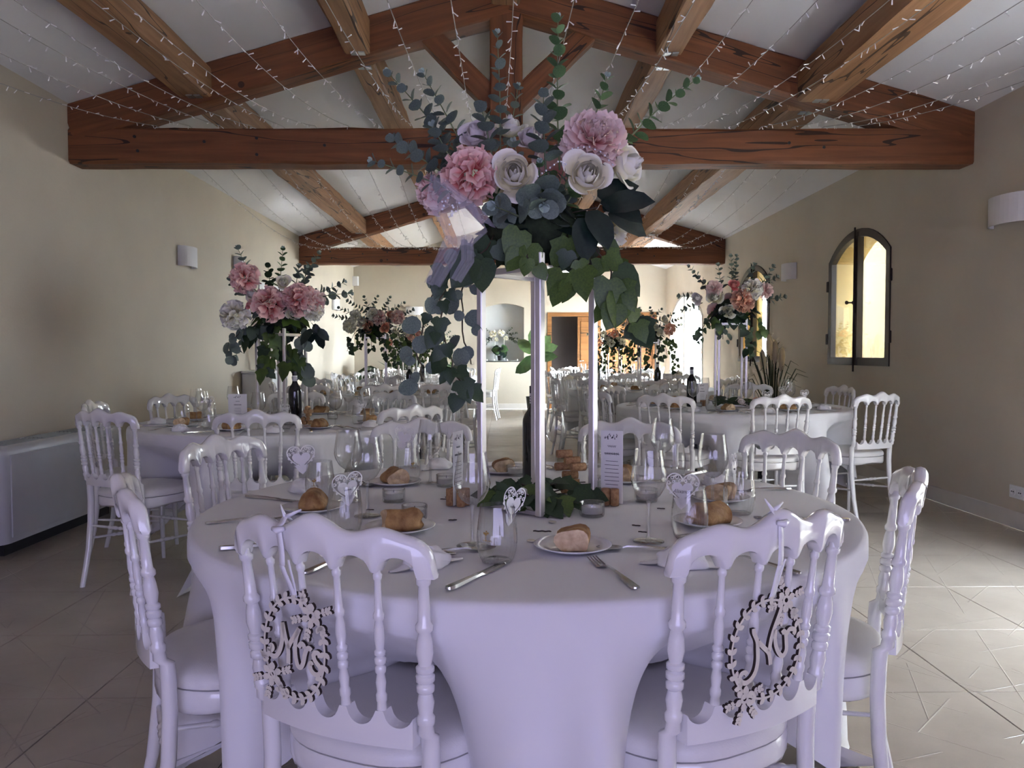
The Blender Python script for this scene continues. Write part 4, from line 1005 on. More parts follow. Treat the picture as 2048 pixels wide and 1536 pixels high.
# scattered wooden confetti
CF = MB(); CF.strip([(-.012, 0), (-.006, .003), (0, 0), (.006, .003), (.012, 0)], .0022, 0, .0022, None, 0, 1); CFM = CF.mesh('confetti', ['ply_burnt', 'ply_burnt'], False)
CL = MB(); CL.strip([(-.020 + .004*k, .0025*math.sin(k*1.6)) for k in range(11)], .0016, 0, .0022); CLM = CL.mesh('confetti_word', 'ply_burnt', False)
CD = MB(); CD.lathe([(.0005, .0026), (.009, .0026), (.0095, .001), (.0005, .0002)], 12); CDM = CD.mesh('confetti_disc', ['ply_face'], False)
for i, p in enumerate([(.089, 1.775), (.06, 1.685), (.313, 1.831), (.316, 1.763), (.412, 2.03), (-.143, 2.206), (-.165, 2.176), (-.207, 1.836), (-.123, 1.901), (-.346, 2.03), (.119, 1.873), (.561, 1.915), (.25, 2.453)]):
    me = CLM if i in (0, 5) else CDM if i in (1, 10) else CFM
    place(me, 'wooden_confetti', (*p, TT), rnd(-.5, .5), {CLM: 'dark cut-out word of wooden confetti on the couple\'s tablecloth', CDM: 'pale round wooden confetti disc on the couple\'s tablecloth', CFM: 'tiny dark wooden confetti piece on the couple\'s tablecloth'}[me], 'confetti', 'wooden table confetti', sc_=.8 if me is CFM else 1.)

# ------------------------------------------------------------------ settings on the other tables
for nm, c, R, chs, where in OTHER:
    row = int(nm[1]); rr = random.Random(ord(nm[0])*7 + row)
    for k, (d, r, e) in enumerate(chs):
        a = R_(d)
        def at(rad, da): return (c[0] + rad*math.cos(a + R_(da)), c[1] + rad*math.sin(a + R_(da)), TT)
        sd = side_name(d)
        w1, w2 = at(.50, -7 + rr.uniform(-3, 3)), at(.56, 7 + rr.uniform(-3, 3))
        if row >= 3:
            place(FAR_GLASS, 'wine_glass', w1, 0, 'clear stemmed wine glass on %s, %s side' % (where, sd), 'wine glass', 'wine glasses on ' + where)
            place(FAR_TUMB, 'stemless_glass', w2, 0, 'clear stemless glass on %s, %s side' % (where, sd), 'glass', 'stemless glasses on ' + where)
            continue
        place(glass_proto if row == 1 else FAR_GLASS, 'wine_glass', w1, 0, 'clear stemmed wine glass on %s, %s side' % (where, sd), 'wine glass', 'wine glasses on ' + where)
        place(TUMB if row == 1 else FAR_TUMB, 'stemless_glass', w2, 0, 'clear stemless glass on %s, %s side' % (where, sd), 'glass', 'stemless glasses on ' + where)
        pl = at(.57, -20)
        place(PLATE, 'bread_plate', pl, 0, 'small white bread plate on %s, %s side' % (where, sd), 'plate', 'bread plates on ' + where)
        place(BREAD[k % 3], 'bread_piece', (pl[0], pl[1], TT + .0042), rr.uniform(0, 6), 'crusty piece of baguette on %s, %s side' % (where, sd), 'bread', 'bread on ' + where)
        place(NAP[k % 3], 'folded_napkin', at(.70, 3), rr.uniform(0, 6), 'white folded napkin on %s, %s side' % (where, sd), 'napkin', 'napkins on ' + where, None, .85)
        if row == 1:
            for kd, da, rad in (('knife', 12, .79), ('fork', -9, .79), ('spoon', 17, .78)):
                q = at(rad, da); place(CUT[kd], 'table_' + kd, q, a + PI + rr.uniform(-.15, .15), 'steel %s on %s, %s side' % (kd, where, sd), kd, 'cutlery on ' + where)
            if k in (1, 2, 3, 6):
                place(CARD_INK, 'heart_place_card', (w2[0], w2[1] - .0, TT + .055), 0, 'white lace heart card on %s, %s side' % (where, sd), 'place card', 'heart cards on ' + where, (R_(rr.uniform(-8, 4)), R_(rr.uniform(-14, 14)), R_(rr.uniform(-30, 30))))
    bx = {'L1': (.12, -.16), 'R1': (-.32, -.10), 'L2': (.30, .05), 'R2': (.10, -.25), 'R3': (-.25, -.1), 'L3': (.2, .1)}.get(nm)
    if bx: place(BOTTLE, 'wine_bottle', (c[0] + bx[0], c[1] + bx[1], TT), 0, 'dark wine bottle standing on %s' % where, 'bottle', 'wine bottles on the guest tables')
    if row <= 2:
        mc = {'L1': (-.20, -.20, 5), 'R1': (-.22, -.02, 15), 'L2': (.15, -.2, -10), 'R2': (.22, -.2, 0)}[nm]
        card_holder((c[0] + mc[0], c[1] + mc[1], TT), R_(mc[2]), .17, 'four corks gripping the menu on %s' % where, 'white printed menu card standing on %s' % where, R_(mc[2]), 0., .105)
        for q in range(4):
            aq = q*PI/2 + .4; place(TEA, 'tealight_holder', (c[0] + .3*math.cos(aq), c[1] + .3*math.sin(aq), TT), 0, 'small ribbed glass tealight holder on %s' % where, 'tealight', 'tealights on ' + where)
        if nm == 'L1':
            for k, (dx, dy, z) in enumerate([(0, 0, 0), (.026, .0, 0), (-.026, .0, 0), (.013, 0, .021), (-.013, 0, .021), (.013, .02, .042), (0, 0, .063), (.026, .0, .063), (.013, 0, .084)]):
                place(CORK, 'wine_cork', (c[0] + .20 + dx, c[1] - .24 + dy, cz + z), 0, 'used wine cork in the stack beside the bottle on the radiator table', 'cork', 'cork stack on the radiator table', (PI/2, 0, R_(rnd(-15, 15))))
for p in [glass_proto, TEA, BOTTLE, CARD_BLANK, CARD_NAME, CARD_INK] + BREAD: kill(p)

# ------------------------------------------------------------------ leaves, flowers and arrangements
def leaf_geo(outline, fold=.12, droop=.10, cup=0.):
    # outline: right half from base (0,0) to tip (0,1); leaf lies in XY, base at origin, tip at +Y, normal +Z
    vs = [(0, y, -droop*y*y) for y in (0, .25, .5, .75, 1.)]; fs = []
    for s in (1, -1):
        o = len(vs); pts = outline
        vs += [(s*x, y, fold*abs(x) - droop*y*y + cup*abs(x)**2) for x, y in pts]
        mid = lambda y: min(4, max(0, int(round(y*4))))
        for k in range(len(pts) - 1):
            a, b = o + k, o + k + 1; m0, m1 = mid(pts[k][1]), mid(pts[k + 1][1])
            if m0 == m1: f = (m0, a, b)
            else: f = (m0, a, b, m1)
            fs.append(f if s > 0 else f[::-1])
    return vs, fs
EUC = leaf_geo([(.0, 0), (.28, .06), (.46, .28), (.49, .5), (.42, .76), (.22, .95), (0, 1)], .10, .06, .25)
IVY = leaf_geo([(.0, 0), (.18, -.10), (.36, -.02), (.54, .22), (.36, .36), (.31, .60), (.13, .82), (0, 1)], .16, .16)
HEARTL = leaf_geo([(.0, 0), (.16, -.09), (.40, -.02), (.50, .24), (.42, .52), (.22, .80), (0, 1)], .14, .14)
LANCE = leaf_geo([(0, 0), (.10, .10), (.19, .35), (.19, .6), (.11, .85), (0, 1)], .25, .14)
BROAD = leaf_geo([(0, 0), (.14, .05), (.27, .28), (.29, .52), (.20, .80), (0, 1)], .2, .22)
LEAFMESH = {}
def leaf_mesh(kind, m):
    k = (id(kind), m)
    if k not in LEAFMESH:
        b = MB(); b.add(*kind); LEAFMESH[k] = b.mesh('leaf', m, True)
    return LEAFMESH[k]
def leaf_M(p, d, n, size):
    y = Vector(d).normalized(); z = Vector(n); z = (z - y*z.dot(y)); z = z.normalized() if z.length > 1e-4 else y.orthogonal().normalized(); x = y.cross(z)
    return Matrix.Translation(Vector(p)) @ Matrix((x, y, z)).transposed().to_4x4() @ Matrix.Scale(size, 4)
class Arr:
    """one arrangement: parts are sprigs, strands and flowers; on near ones every leaf is a piece of its own"""
    def __init__(s, root, detail, seed): s.root, s.detail, s.r = root, detail, random.Random(seed)
    def _stem(s, name, path, rad, leaves, sm):
        # leaves: list of (kind, mat, M)
        b = MB(); b.tube(path, rad, 5 if s.detail > 1 else 4)
        if s.detail > 1:
            st = b.build(name, sm, s.root)
            for kd, m, M in leaves: link('leaf', leaf_mesh(kd, m), st, M)
        else:
            ms = [sm]
            for kd, m, M in leaves:
                if m not in ms: ms.append(m)
                b.add([M @ Vector(p) for p in kd[0]], kd[1], ms.index(m))
            st = b.build(name, ms, s.root)
        return st
    def sprig(s, p0, p1, size, m='euc_leaf', n=None, sag=.0, tip='euc_young', wob=.02, cluster=1.):
        size *= 1.22
        p0, p1 = Vector(p0), Vector(p1); L = (p1 - p0).length; n = n or max(5, int(L/(size*.62))); path = []
        ax = (p1 - p0).normalized(); sd = ax.orthogonal().normalized(); b2 = ax.cross(sd); ph = s.r.uniform(0, 6)
        for k in range(9):
            t = k/8; path.append(p0.lerp(p1, t) + sd*wob*math.sin(t*3 + ph)*L + b2*wob*math.sin(t*4 + ph)*L + Vector((0, 0, -sag*t*t)))
        lv = []
        for i in range(n):
            t = .08 + .92*(i + .5)/n; q = t*8; k = min(7, int(q)); p = path[k].lerp(path[k + 1], q - k); tg = (path[k + 1] - path[k]).normalized()
            a0 = i*PI/2 + s.r.uniform(-.35, .35) + ph; sz = size*(1.08 - .55*t)*s.r.uniform(.85, 1.12)
            for h in (0, PI):
                pr = sd*math.cos(a0 + h) + b2*math.sin(a0 + h); pr = (pr - tg*pr.dot(tg)).normalized()
                op = .35 + .5*t + s.r.uniform(-.15, .15); d = pr*math.cos(op) + tg*math.sin(op); nn = tg*math.cos(op) - pr*math.sin(op)
                lv.append((EUC, m, leaf_M(p + d*.003, d, nn + Vector((s.r.uniform(-.3, .3), s.r.uniform(-.3, .3), 0)), sz)))
        e = path[-1]; tg = (path[-1] - path[-2]).normalized()
        for h in range(4):
            pr = sd*math.cos(h*PI/2) + b2*math.sin(h*PI/2); d = tg*.85 + pr*.5; lv.append((EUC, tip, leaf_M(e, d, pr, size*.30)))
        return s._stem('eucalyptus_sprig', path, [.0022*(size/.03)**.5*(1 - .6*k/8) for k in range(9)], lv, 'stem_green')
    def strand(s, pts, size, kind=None, m='ivy_leaf', step=.03, face=(0, -1, .15), sm='stem', per=2):
        pts = [Vector(p) for p in pts]; path = []
        for i in range(len(pts) - 1):
            for k in range(4): path.append(pts[i].lerp(pts[i + 1], k/4) + Vector((s.r.uniform(-.006, .006), s.r.uniform(-.006, .006), 0)))
        path.append(pts[-1]); lv = []; tot = sum((path[i + 1] - path[i]).length for i in range(len(path) - 1)); n = max(3, int(tot/step)); out = Vector(face)
        for i in range(n*per):
            t = (i + .5)/(n*per)*(len(path) - 1); k = min(len(path) - 2, int(t)); p = path[k].lerp(path[k + 1], t - k)
            a = s.r.uniform(-1.1, 1.1); off = Vector((math.sin(a)*.8, -.35 + s.r.uniform(-.5, .3), s.r.uniform(-.5, .1))).normalized()*s.r.uniform(.01, .035)
            d = Vector((math.sin(a)*.75 + s.r.uniform(-.2, .2), s.r.uniform(-.35, .25), -1 + abs(a)*.35)); nn = out + Vector((s.r.uniform(-.6, .6), s.r.uniform(-.3, .3), s.r.uniform(-.2, .5)))
            if kind is EUC: nn = nn + Vector((s.r.uniform(-.9, .9), 0, s.r.uniform(-.6, 1.3)))
            lv.append((kind or (IVY if s.r.random() < .7 else HEARTL), m if s.r.random() < .75 else ('ivy_dark' if m.startswith('ivy') else m), leaf_M(p + off, d, nn, size*s.r.uniform(.55, 1.15))))
        return s._stem('ivy_strand' if m.startswith('ivy') else 'trailing_sprig', path, .0022, lv, sm)
    def leaves(s, name, items, sm='stem'):
        # short stalk with a few big leaves: items (base, dir, normal, size, kind, mat)
        c = sum((Vector(i[0]) for i in items), Vector())/len(items); base = Vector((c.x*.3, c.y*.3, c.z - .01))
        return s._stem(name, [base, base.lerp(c, .5), c], .002, [(k, m, leaf_M(p, d, n, z)) for p, d, n, z, k, m in items], sm)
    def flower(s, kind, p, d, r, m):
        b = MB(); rr = random.Random(int(p[0]*1e4) + int(p[2]*1e3)); fx = {'rose': rose, 'peony': peony, 'pom': pom, 'ruffle': pom}[kind]; fx(b, r, rr, s.detail)
        o = b.build({'rose': 'rose', 'peony': 'peony', 'pom': 'hydrangea', 'ruffle': 'peony'}[kind], m, s.root, True, True)
        o.matrix_local = Matrix.Translation(Vector(p)) @ frame_from(d) @ Matrix.Rotation(rr.uniform(0, 6), 4, 'Z'); return o
    def core(s, rx, ry, rz, zc):
        b = MB(); n = 10; rs = []
        for i in range(n + 1):
            t = -PI/2 + PI*i/n; rs.append([(rx*math.cos(t)*math.cos(a)*(1 + .08*math.sin(5*a + i)), ry*math.cos(t)*math.sin(a)*(1 + .08*math.cos(4*a + i)), zc + rz*math.sin(t)) for a in [2*PI*k/16 for k in range(16)]])
        b.rings(rs); b.build('floral_foam', 'moss', s.root)
    def filler(s, n, rx, ry, zc, rz, size, kinds):
        # leaves pushed into the foam all round
        for grp in range(max(1, n//10)):
            items = []; a0 = s.r.uniform(0, 6.28)
            for q in range(10):
                a = a0 + s.r.uniform(-.7, .7); el = s.r.uniform(-.75, .55); p = Vector((rx*math.cos(a)*math.cos(el), ry*math.sin(a)*math.cos(el), zc + rz*math.sin(el)))
                out = Vector((math.cos(a)*math.cos(el), math.sin(a)*math.cos(el), math.sin(el) - .15)); kd, m = s.r.choice(kinds)
                items.append((p, out + Vector((s.r.uniform(-.7, .7), s.r.uniform(-.7, .7), s.r.uniform(-.8, .3))), Vector((math.cos(a), math.sin(a), .6)), size*s.r.uniform(.7, 1.3), kd, m))
            s.leaves('leaf_spray', items)
def petal(b, f, nu, nv):
    vs = []; tp = []; fs = []
    for j in range(nv):
        for i in range(nu):
            u, v = i/(nu - 1)*2 - 1, j/(nv - 1); vs.append(f(u, v)); tp.append(v)
    for j in range(nv - 1):
        for i in range(nu - 1): a = j*nu + i; fs.append((a, a + 1, a + nu + 1, a + nu))
    b.add(vs, fs, 0, tp)
def rose(b, r, rr, det):
    N = 19 if det > 0 else 12; nu, nv = (8, 7) if det > 1 else (5, 4)
    for k in range(N):
        t = k/(N - 1); ph = k*2.399 + rr.uniform(-.2, .2); rho = r*(.17 + .68*t); top = r*(.66 - .48*t**1.4 + rr.uniform(-.03, .03)); w = 2.5 - .95*t; curl = r*(.30*t**3); lean = .62*(1 - t)**.75; wv = rr.uniform(0, 6)
        def f(u, v, t=t, ph=ph, rho=rho, top=top, w=w, curl=curl, wv=wv, lean=lean):
            sh = math.sqrt(max(0, 1 - (abs(u)**2.6)*.92)) if v > .5 else 1; vv = v*(.55 + .45*sh) if v > .3 else v
            rad = rho*(.30 + .70*math.sin(min(1, vv*1.5)*PI/2))*(1 - lean*vv**2) + curl*vv**5 + .03*r*u*t
            z = -.55*r + (top + .55*r)*vv - .22*r*t*vv**5 + .03*r*math.sin(u*4 + wv)*t*vv
            a = ph + u*w*.5*(1 - .12*v); return (rad*math.cos(a), rad*math.sin(a), z)
        petal(b, f, nu, nv)
def peony(b, r, rr, det):
    N = 105 if det > 1 else 60 if det > 0 else 30; nu, nv = (5, 5) if det > 1 else (4, 4)
    for k in range(N):
        t = (k + .5)/N; el = PI/2*(1 - t*1.25) + rr.uniform(-.1, .1); ph = k*2.399 + rr.uniform(-.3, .3); L = r*(.75 + .30*t)*rr.uniform(.9, 1.08); w = r*(.15 + .16*t)*rr.uniform(.8, 1.25); wv = rr.uniform(0, 6); cup = rr.uniform(.05, .22)*r
        dr = Vector((math.cos(ph)*math.cos(el), math.sin(ph)*math.cos(el), math.sin(el))); sd = Vector((-math.sin(ph), math.cos(ph), 0)); nn = dr.cross(sd)
        def f(u, v, dr=dr, sd=sd, nn=nn, L=L, w=w, wv=wv, cup=cup, t=t):
            ww = w*math.sin(min(1, v*1.15)*PI*.62)**.8*(1.05 - .1*v); e = L*(v*(1 - .10*u*u*v) + .03*math.sin(u*5 + wv)*v*v)
            return dr*e + sd*(u*ww) + nn*(cup*(v*v - .6*u*u*v) + .075*r*math.sin(u*7 + wv)*v) + Vector((0, 0, -.28*r))
        petal(b, f, nu, nv)
def pom(b, r, rr, det):
    N = 120 if det > 1 else 110 if det > 0 else 40
    for k in range(N):
        z = 1 - 1.55*(k + .5)/N; ph = k*2.399; q = math.sqrt(max(0, 1 - z*z)); dr = Vector((q*math.cos(ph), q*math.sin(ph), z)); dr += Vector((rr.uniform(-.12, .12), rr.uniform(-.12, .12), rr.uniform(-.1, .1))); sd = dr.orthogonal().normalized(); nn = dr.cross(sd).normalized(); an = rr.uniform(0, 6)
        sd, nn = sd*math.cos(an) + nn*math.sin(an), nn*math.cos(an) - sd*math.sin(an); w = r*.24*rr.uniform(.8, 1.25); L = r*rr.uniform(.88, 1.08); wv = rr.uniform(0, 6)
        def f(u, v, dr=dr, sd=sd, nn=nn, w=w, L=L, wv=wv):
            return dr*(L*(.45 + .55*v)) + sd*(u*w*math.sqrt(max(.02, v))) + nn*(w*(.9*v*v - .5*u*u*v) + .2*w*math.sin(u*5 + wv)*v)
        petal(b, f, 4, 4)
def stand(c, h, label, rot=0., s=.105, w=.0095):
    root = empty('flower_stand', (c[0], c[1], TT), rot); tag(root, label, 'flower stand', 'tall metal flower stands')
    P = [(0, -s*1.414), (s*1.414, 0), (0, s*1.414), (-s*1.414, 0)]
    for x, y in P:
        b = MB(); M = Matrix.Translation((x, y, 0)) @ Matrix.Rotation(PI/4, 4, 'Z'); b.box((-w, -w, .0), (w, w, h), M=M, bev=.0022); b.build('post', 'stand_metal', root, False)
    for z, t in ((.002, .010), (h - .045, .012)):
        for k in range(4):
            a, q = Vector((*P[k], z)), Vector((*P[(k + 1) % 4], z)); d = (q - a).normalized(); b = MB()
            M = Matrix.Translation((a + q)/2) @ Matrix.Rotation(math.atan2(d.y, d.x), 4, 'Z'); L = (q - a).length/2 - .008; b.box((-L, -.006, 0), (L, .006, t), M=M); b.build('rail', 'stand_metal', root, False)
    b = MB(); M = Matrix.Rotation(PI/4, 4, 'Z'); b.box((-s, -s, h - .035), (s, s, h - .029), M=M); b.build('top_plate', 'stand_metal', root, False)
    return root
# ---- the couple's table arrangement
SC = (.092, 2.088); SH = .655; SZ = TT + SH - .026
stand(SC, SH, "tall brushed metal four-post flower stand on the couple's table")
arr_main = empty('flower_arrangement', (SC[0], SC[1], SZ)); tag(arr_main, "large bouquet of pink peonies, white roses, eucalyptus and trailing ivy on the couple's table", 'flowers', 'flower arrangements')
A = Arr(arr_main, 2, 11)
def lp(p): return (p[0] - SC[0], p[1] - SC[1], p[2] - SZ)
A.core(.125, .125, .085, .10)
for kind, p, d, r, m in [('rose', (.029, 1.93, 1.603), (-.05, -1, .05), .066, 'petal_white'), ('rose', (.208, 1.93, 1.601), (.10, -1, .12), .064, 'petal_white'), ('rose', (.318, 2.0, 1.640), (.75, -.65, .15), .066, 'petal_white'),
    ('peony', (.236, 1.985, 1.712), (.15, -.75, .45), .088, 'petal_blush'), ('pom', (-.078, 1.97, 1.606), (-.25, -1, .1), .068, 'petal_pink'), ('rose', (-.068, 2.04, 1.728), (-.3, -.8, .5), .052, 'petal_lilac'), ('rose', (.021, 2.14, 1.775), (0, -.5, .8), .050, 'petal_white'),
    ('rose', (.077, 2.10, 1.735), (.1, -.7, .7), .048, 'petal_lilac'), ('pom', (-.174, 2.06, 1.582), (-.9, -.5, .1), .05, 'petal_blush'), ('rose', (.318, 2.10, 1.602), (.8, -.5, 0), .035, 'petal_coral'), ('pom', (.305, 2.20, 1.512), (.8, .2, -.2), .05, 'petal_white'),
    ('peony', (.16, 2.24, 1.68), (.2, .8, .5), .08, 'petal_blush'), ('rose', (.02, 2.26, 1.63), (-.2, 1, .2), .06, 'petal_white')]:
    A.flower(kind, lp(p), d, r, m)
for p0, p1, sz, m, n in [((-.005, 2.06, 1.66), (-.007, 2.05, 1.985), .034, 'euc_leaf', 11), ((.149, 2.06, 1.64), (.139, 2.05, 2.025), .036, 'euc_green', 13), ((.01, 2.15, 1.70), (.042, 2.15, 1.885), .028, 'euc_leaf', 7), ((-.012, 1.99, 1.60), (-.052, 1.965, 1.768), .046, 'euc_leaf', 7), ((.11, 2.0, 1.62), (.102, 1.985, 1.812), .044, 'euc_leaf', 8),
    ((.215, 2.07, 1.70), (.272, 2.05, 1.875), .036, 'euc_green', 7), ((.30, 2.10, 1.70), (.517, 2.10, 1.888), .034, 'euc_green', 9), ((-.10, 2.10, 1.67), (-.297, 2.10, 1.904), .038, 'euc_leaf', 10), ((-.08, 2.09, 1.66), (-.203, 2.08, 1.897), .036, 'euc_leaf', 9), ((-.11, 2.05, 1.60), (-.282, 2.04, 1.718), .040, 'euc_leaf', 9), ((-.10, 2.0, 1.565), (-.326, 2.0, 1.652), .034, 'euc_leaf', 9),
    ((-.11, 2.03, 1.62), (-.174, 2.02, 1.742), .044, 'euc_leaf', 6), ((.09, 1.96, 1.58), (.10, 1.90, 1.52), .062, 'euc_leaf', 4), ((.06, 1.97, 1.50), (-.02, 1.90, 1.515), .058, 'euc_leaf', 3)]:
    A.sprig(lp(p0), lp(p1), sz, m, n)
for pts, sz, m, kd, st, per in [([(.20, 1.99, 1.48), (.262, 1.97, 1.39), (.288, 1.965, 1.30), (.318, 1.96, 1.235)], .082, 'ivy_leaf', None, .036, 2), ([(.16, 1.97, 1.46), (.180, 1.94, 1.39), (.165, 1.935, 1.33)], .080, 'ivy_leaf', None, .034, 2), ([(.05, 1.96, 1.47), (.06, 1.925, 1.41), (.07, 1.92, 1.37)], .072, 'ivy_leaf', HEARTL, .034, 2), ([(-.02, 1.99, 1.46), (-.05, 1.95, 1.41), (-.06, 1.945, 1.39)], .078, 'ivy_dark', HEARTL, .032, 2),
    ([(-.06, 2.02, 1.46), (-.13, 1.99, 1.385), (-.155, 1.99, 1.30), (-.147, 1.995, 1.20), (-.128, 2.0, 1.125), (-.098, 2.0, 1.07)], .055, 'ivy_dark', None, .040, 2), ([(-.07, 2.03, 1.46), (-.15, 2.02, 1.38), (-.190, 2.02, 1.275), (-.219, 2.02, 1.173), (-.206, 2.02, 1.095)], .046, 'euc_leaf', EUC, .050, 2), ([(-.05, 2.08, 1.46), (-.10, 2.10, 1.359), (-.112, 2.1, 1.253), (-.085, 2.1, 1.135)], .046, 'euc_leaf', EUC, .046, 2), ([(.25, 2.1, 1.48), (.30, 2.14, 1.40), (.31, 2.15, 1.33)], .07, 'ivy_leaf', None, .04, 2)]:
    A.strand([lp(p) for p in pts], sz, kd, m, st, per=per)
its = []
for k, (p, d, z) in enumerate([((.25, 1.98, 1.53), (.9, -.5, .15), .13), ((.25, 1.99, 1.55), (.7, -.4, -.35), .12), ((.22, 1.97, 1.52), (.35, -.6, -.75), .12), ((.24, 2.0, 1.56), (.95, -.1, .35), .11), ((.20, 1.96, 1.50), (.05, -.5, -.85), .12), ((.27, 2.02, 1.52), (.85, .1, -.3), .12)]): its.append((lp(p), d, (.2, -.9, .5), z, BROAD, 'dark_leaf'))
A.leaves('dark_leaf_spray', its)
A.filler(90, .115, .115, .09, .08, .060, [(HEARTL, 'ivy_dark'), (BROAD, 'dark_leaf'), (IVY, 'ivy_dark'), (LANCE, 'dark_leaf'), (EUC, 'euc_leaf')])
for k in range(13):
    a = R_(190 + k*27); x, y = .115*math.cos(a), .105*math.sin(a); z = .16 + .05*((k*7) % 4)/3
    A.sprig((x*.5, y*.5, z - .05), (x*1.25, y*1.25, z + .07 + .02*(k % 3)), .034, 'euc_leaf' if k % 3 else 'euc_green', 5)
# tulle bow and bead sprays
def tulle():
    root = empty('tulle_bow', (-.09, 1.93, 1.45)); tag(root, 'sheer lilac tulle bow with crystal beads tied into the large bouquet', 'tulle bow')
    def sheet(name, rows, wr):
        b = MB(); n = 22; rs = []
        m = 8
        for i in range(len(rows) - 1):
            for k in range(m + (1 if i == len(rows) - 2 else 0)):
                t = k/m; a = [Vector(p) for p in rows[i]]; c = [Vector(p) for p in rows[i + 1]]; s_ = t*t*(3 - 2*t); r0, r1 = a[0].lerp(c[0], s_), a[1].lerp(c[1], s_); ring = []
                for j in range(n + 1):
                    u = j/n; p = r0.lerp(r1, u); p = p + Vector((0, wr*math.sin(u*19 + (i + t)*2.2) + .5*wr*math.sin(u*7 + i*2), wr*.3*math.sin(u*11))); ring.append(p - Vector(root.location))
                rs.append(ring)
        b.rings(rs, False, False, closed=False); b.build(name, 'tulle', root)
    sheet('veil', [((-.175, 1.93, 1.60), (-.13, 1.93, 1.585)), ((-.185, 1.915, 1.53), (-.065, 1.90, 1.525)), ((-.150, 1.91, 1.475), (-.035, 1.885, 1.455)), ((-.13, 1.93, 1.43), (-.075, 1.92, 1.425))], .006)
    sheet('veil', [((-.165, 1.92, 1.585), (-.125, 1.90, 1.565)), ((-.12, 1.895, 1.545), (-.040, 1.88, 1.500)), ((-.09, 1.89, 1.49), (-.015, 1.875, 1.462))], .005)
    sheet('tail', [((-.14, 1.92, 1.45), (-.09, 1.91, 1.445)), ((-.165, 1.91, 1.39), (-.115, 1.90, 1.385)), ((-.190, 1.91, 1.335), (-.150, 1.905, 1.325))], .006)
    sheet('tail', [((-.10, 1.91, 1.45), (-.07, 1.91, 1.45)), ((-.100, 1.90, 1.39), (-.068, 1.90, 1.385)), ((-.125, 1.91, 1.345), (-.10, 1.905, 1.335))], .004)
    for k in range(16):
        b = MB(); a = random.uniform(0, 6.28); p = Vector((-.125 + .028*math.cos(a)*random.random() + .004, 1.893, 1.515 + .045*math.sin(a)*random.random())) - Vector(root.location)
        b.lathe([(.0003, -.0028), (.0026, -.0014), (.003, 0), (.0026, .0014), (.0003, .0028)], 8, p); b.build('bead', 'crystal', root)
tulle()
for nm_, pts in (('between the two front roses', [(.085, 1.885, 1.585), (.11, 1.872, 1.60), (.135, 1.87, 1.618), (.15, 1.87, 1.61)]), ('over the rose near the menu side', [(.165, 1.865, 1.645), (.20, 1.855, 1.648), (.235, 1.86, 1.635), (.262, 1.875, 1.61)])):
    e = empty('bead_spray', pts[0]); tag(e, 'thin string of clear crystal beads %s' % nm_, 'beads'); w = MB(); w.tube([Vector(p) - Vector(pts[0]) for p in pts], .0005, 4); w.build('thread', 'wire_white', e)
    for k in range(9):
        t = k/8*(len(pts) - 1); i = min(len(pts) - 2, int(t)); p = Vector(pts[i]).lerp(Vector(pts[i + 1]), t - i) - Vector(pts[0]); b = MB(); b.lathe([(.0003, -.0026), (.0026, 0), (.0003, .0026)], 7, p); b.build('bead', 'crystal', e)
# greenery round the foot of the stand
gar = empty('ivy_garland', (SC[0], SC[1], TT)); tag(gar, "dark green ivy garland round the foot of the flower stand on the couple's table", 'greenery')
G = Arr(gar, 2, 23)
for k, (x, y, z, a, s_) in enumerate([(-.11, -.02, .035, 200, .075), (-.08, -.06, .04, 225, .08), (-.03, -.09, .05, 250, .085), (.01, -.10, .04, 275, .09), (.05, -.09, .045, 290, .10), (.09, -.06, .05, 320, .12), (.12, -.02, .04, 345, .09), (.14, .02, .03, 10, .075), (.0, -.02, .07, 260, .09), (-.06, .0, .07, 200, .08), (.06, .0, .075, 330, .09), (.02, -.12, .03, 300, .09), (-.05, -.10, .03, 235, .075), (-.13, .03, .03, 170, .07), (.03, .05, .06, 60, .08), (-.04, .06, .06, 120, .08), (.10, .06, .05, 30, .08), (-.10, .08, .04, 140, .07)]):
    s_ *= .78; z *= .8; d = Vector((math.cos(R_(a)), math.sin(R_(a)), random.uniform(-.45, .05))); G.leaves('leaf_spray', [((x, y, z), d, (random.uniform(-.3, .3), -.55, .8), s_, IVY if k % 3 else HEARTL, 'ivy_leaf' if k % 4 == 0 else 'ivy_dark'), ((x*.85, y*.85, z*.9), d + Vector((random.uniform(-.6, .6), random.uniform(-.6, .6), .1)), (0, -.3, .9), s_*.8, HEARTL, 'ivy_dark'), ((x*.7 + random.uniform(-.03, .03), y*.7 + random.uniform(-.03, .03), z*1.1), d + Vector((random.uniform(-1, 1), random.uniform(-1, 1), random.uniform(-.2, .4))), (random.uniform(-.8, .8), -.6, .7), s_*.7, IVY, 'ivy_dark')])
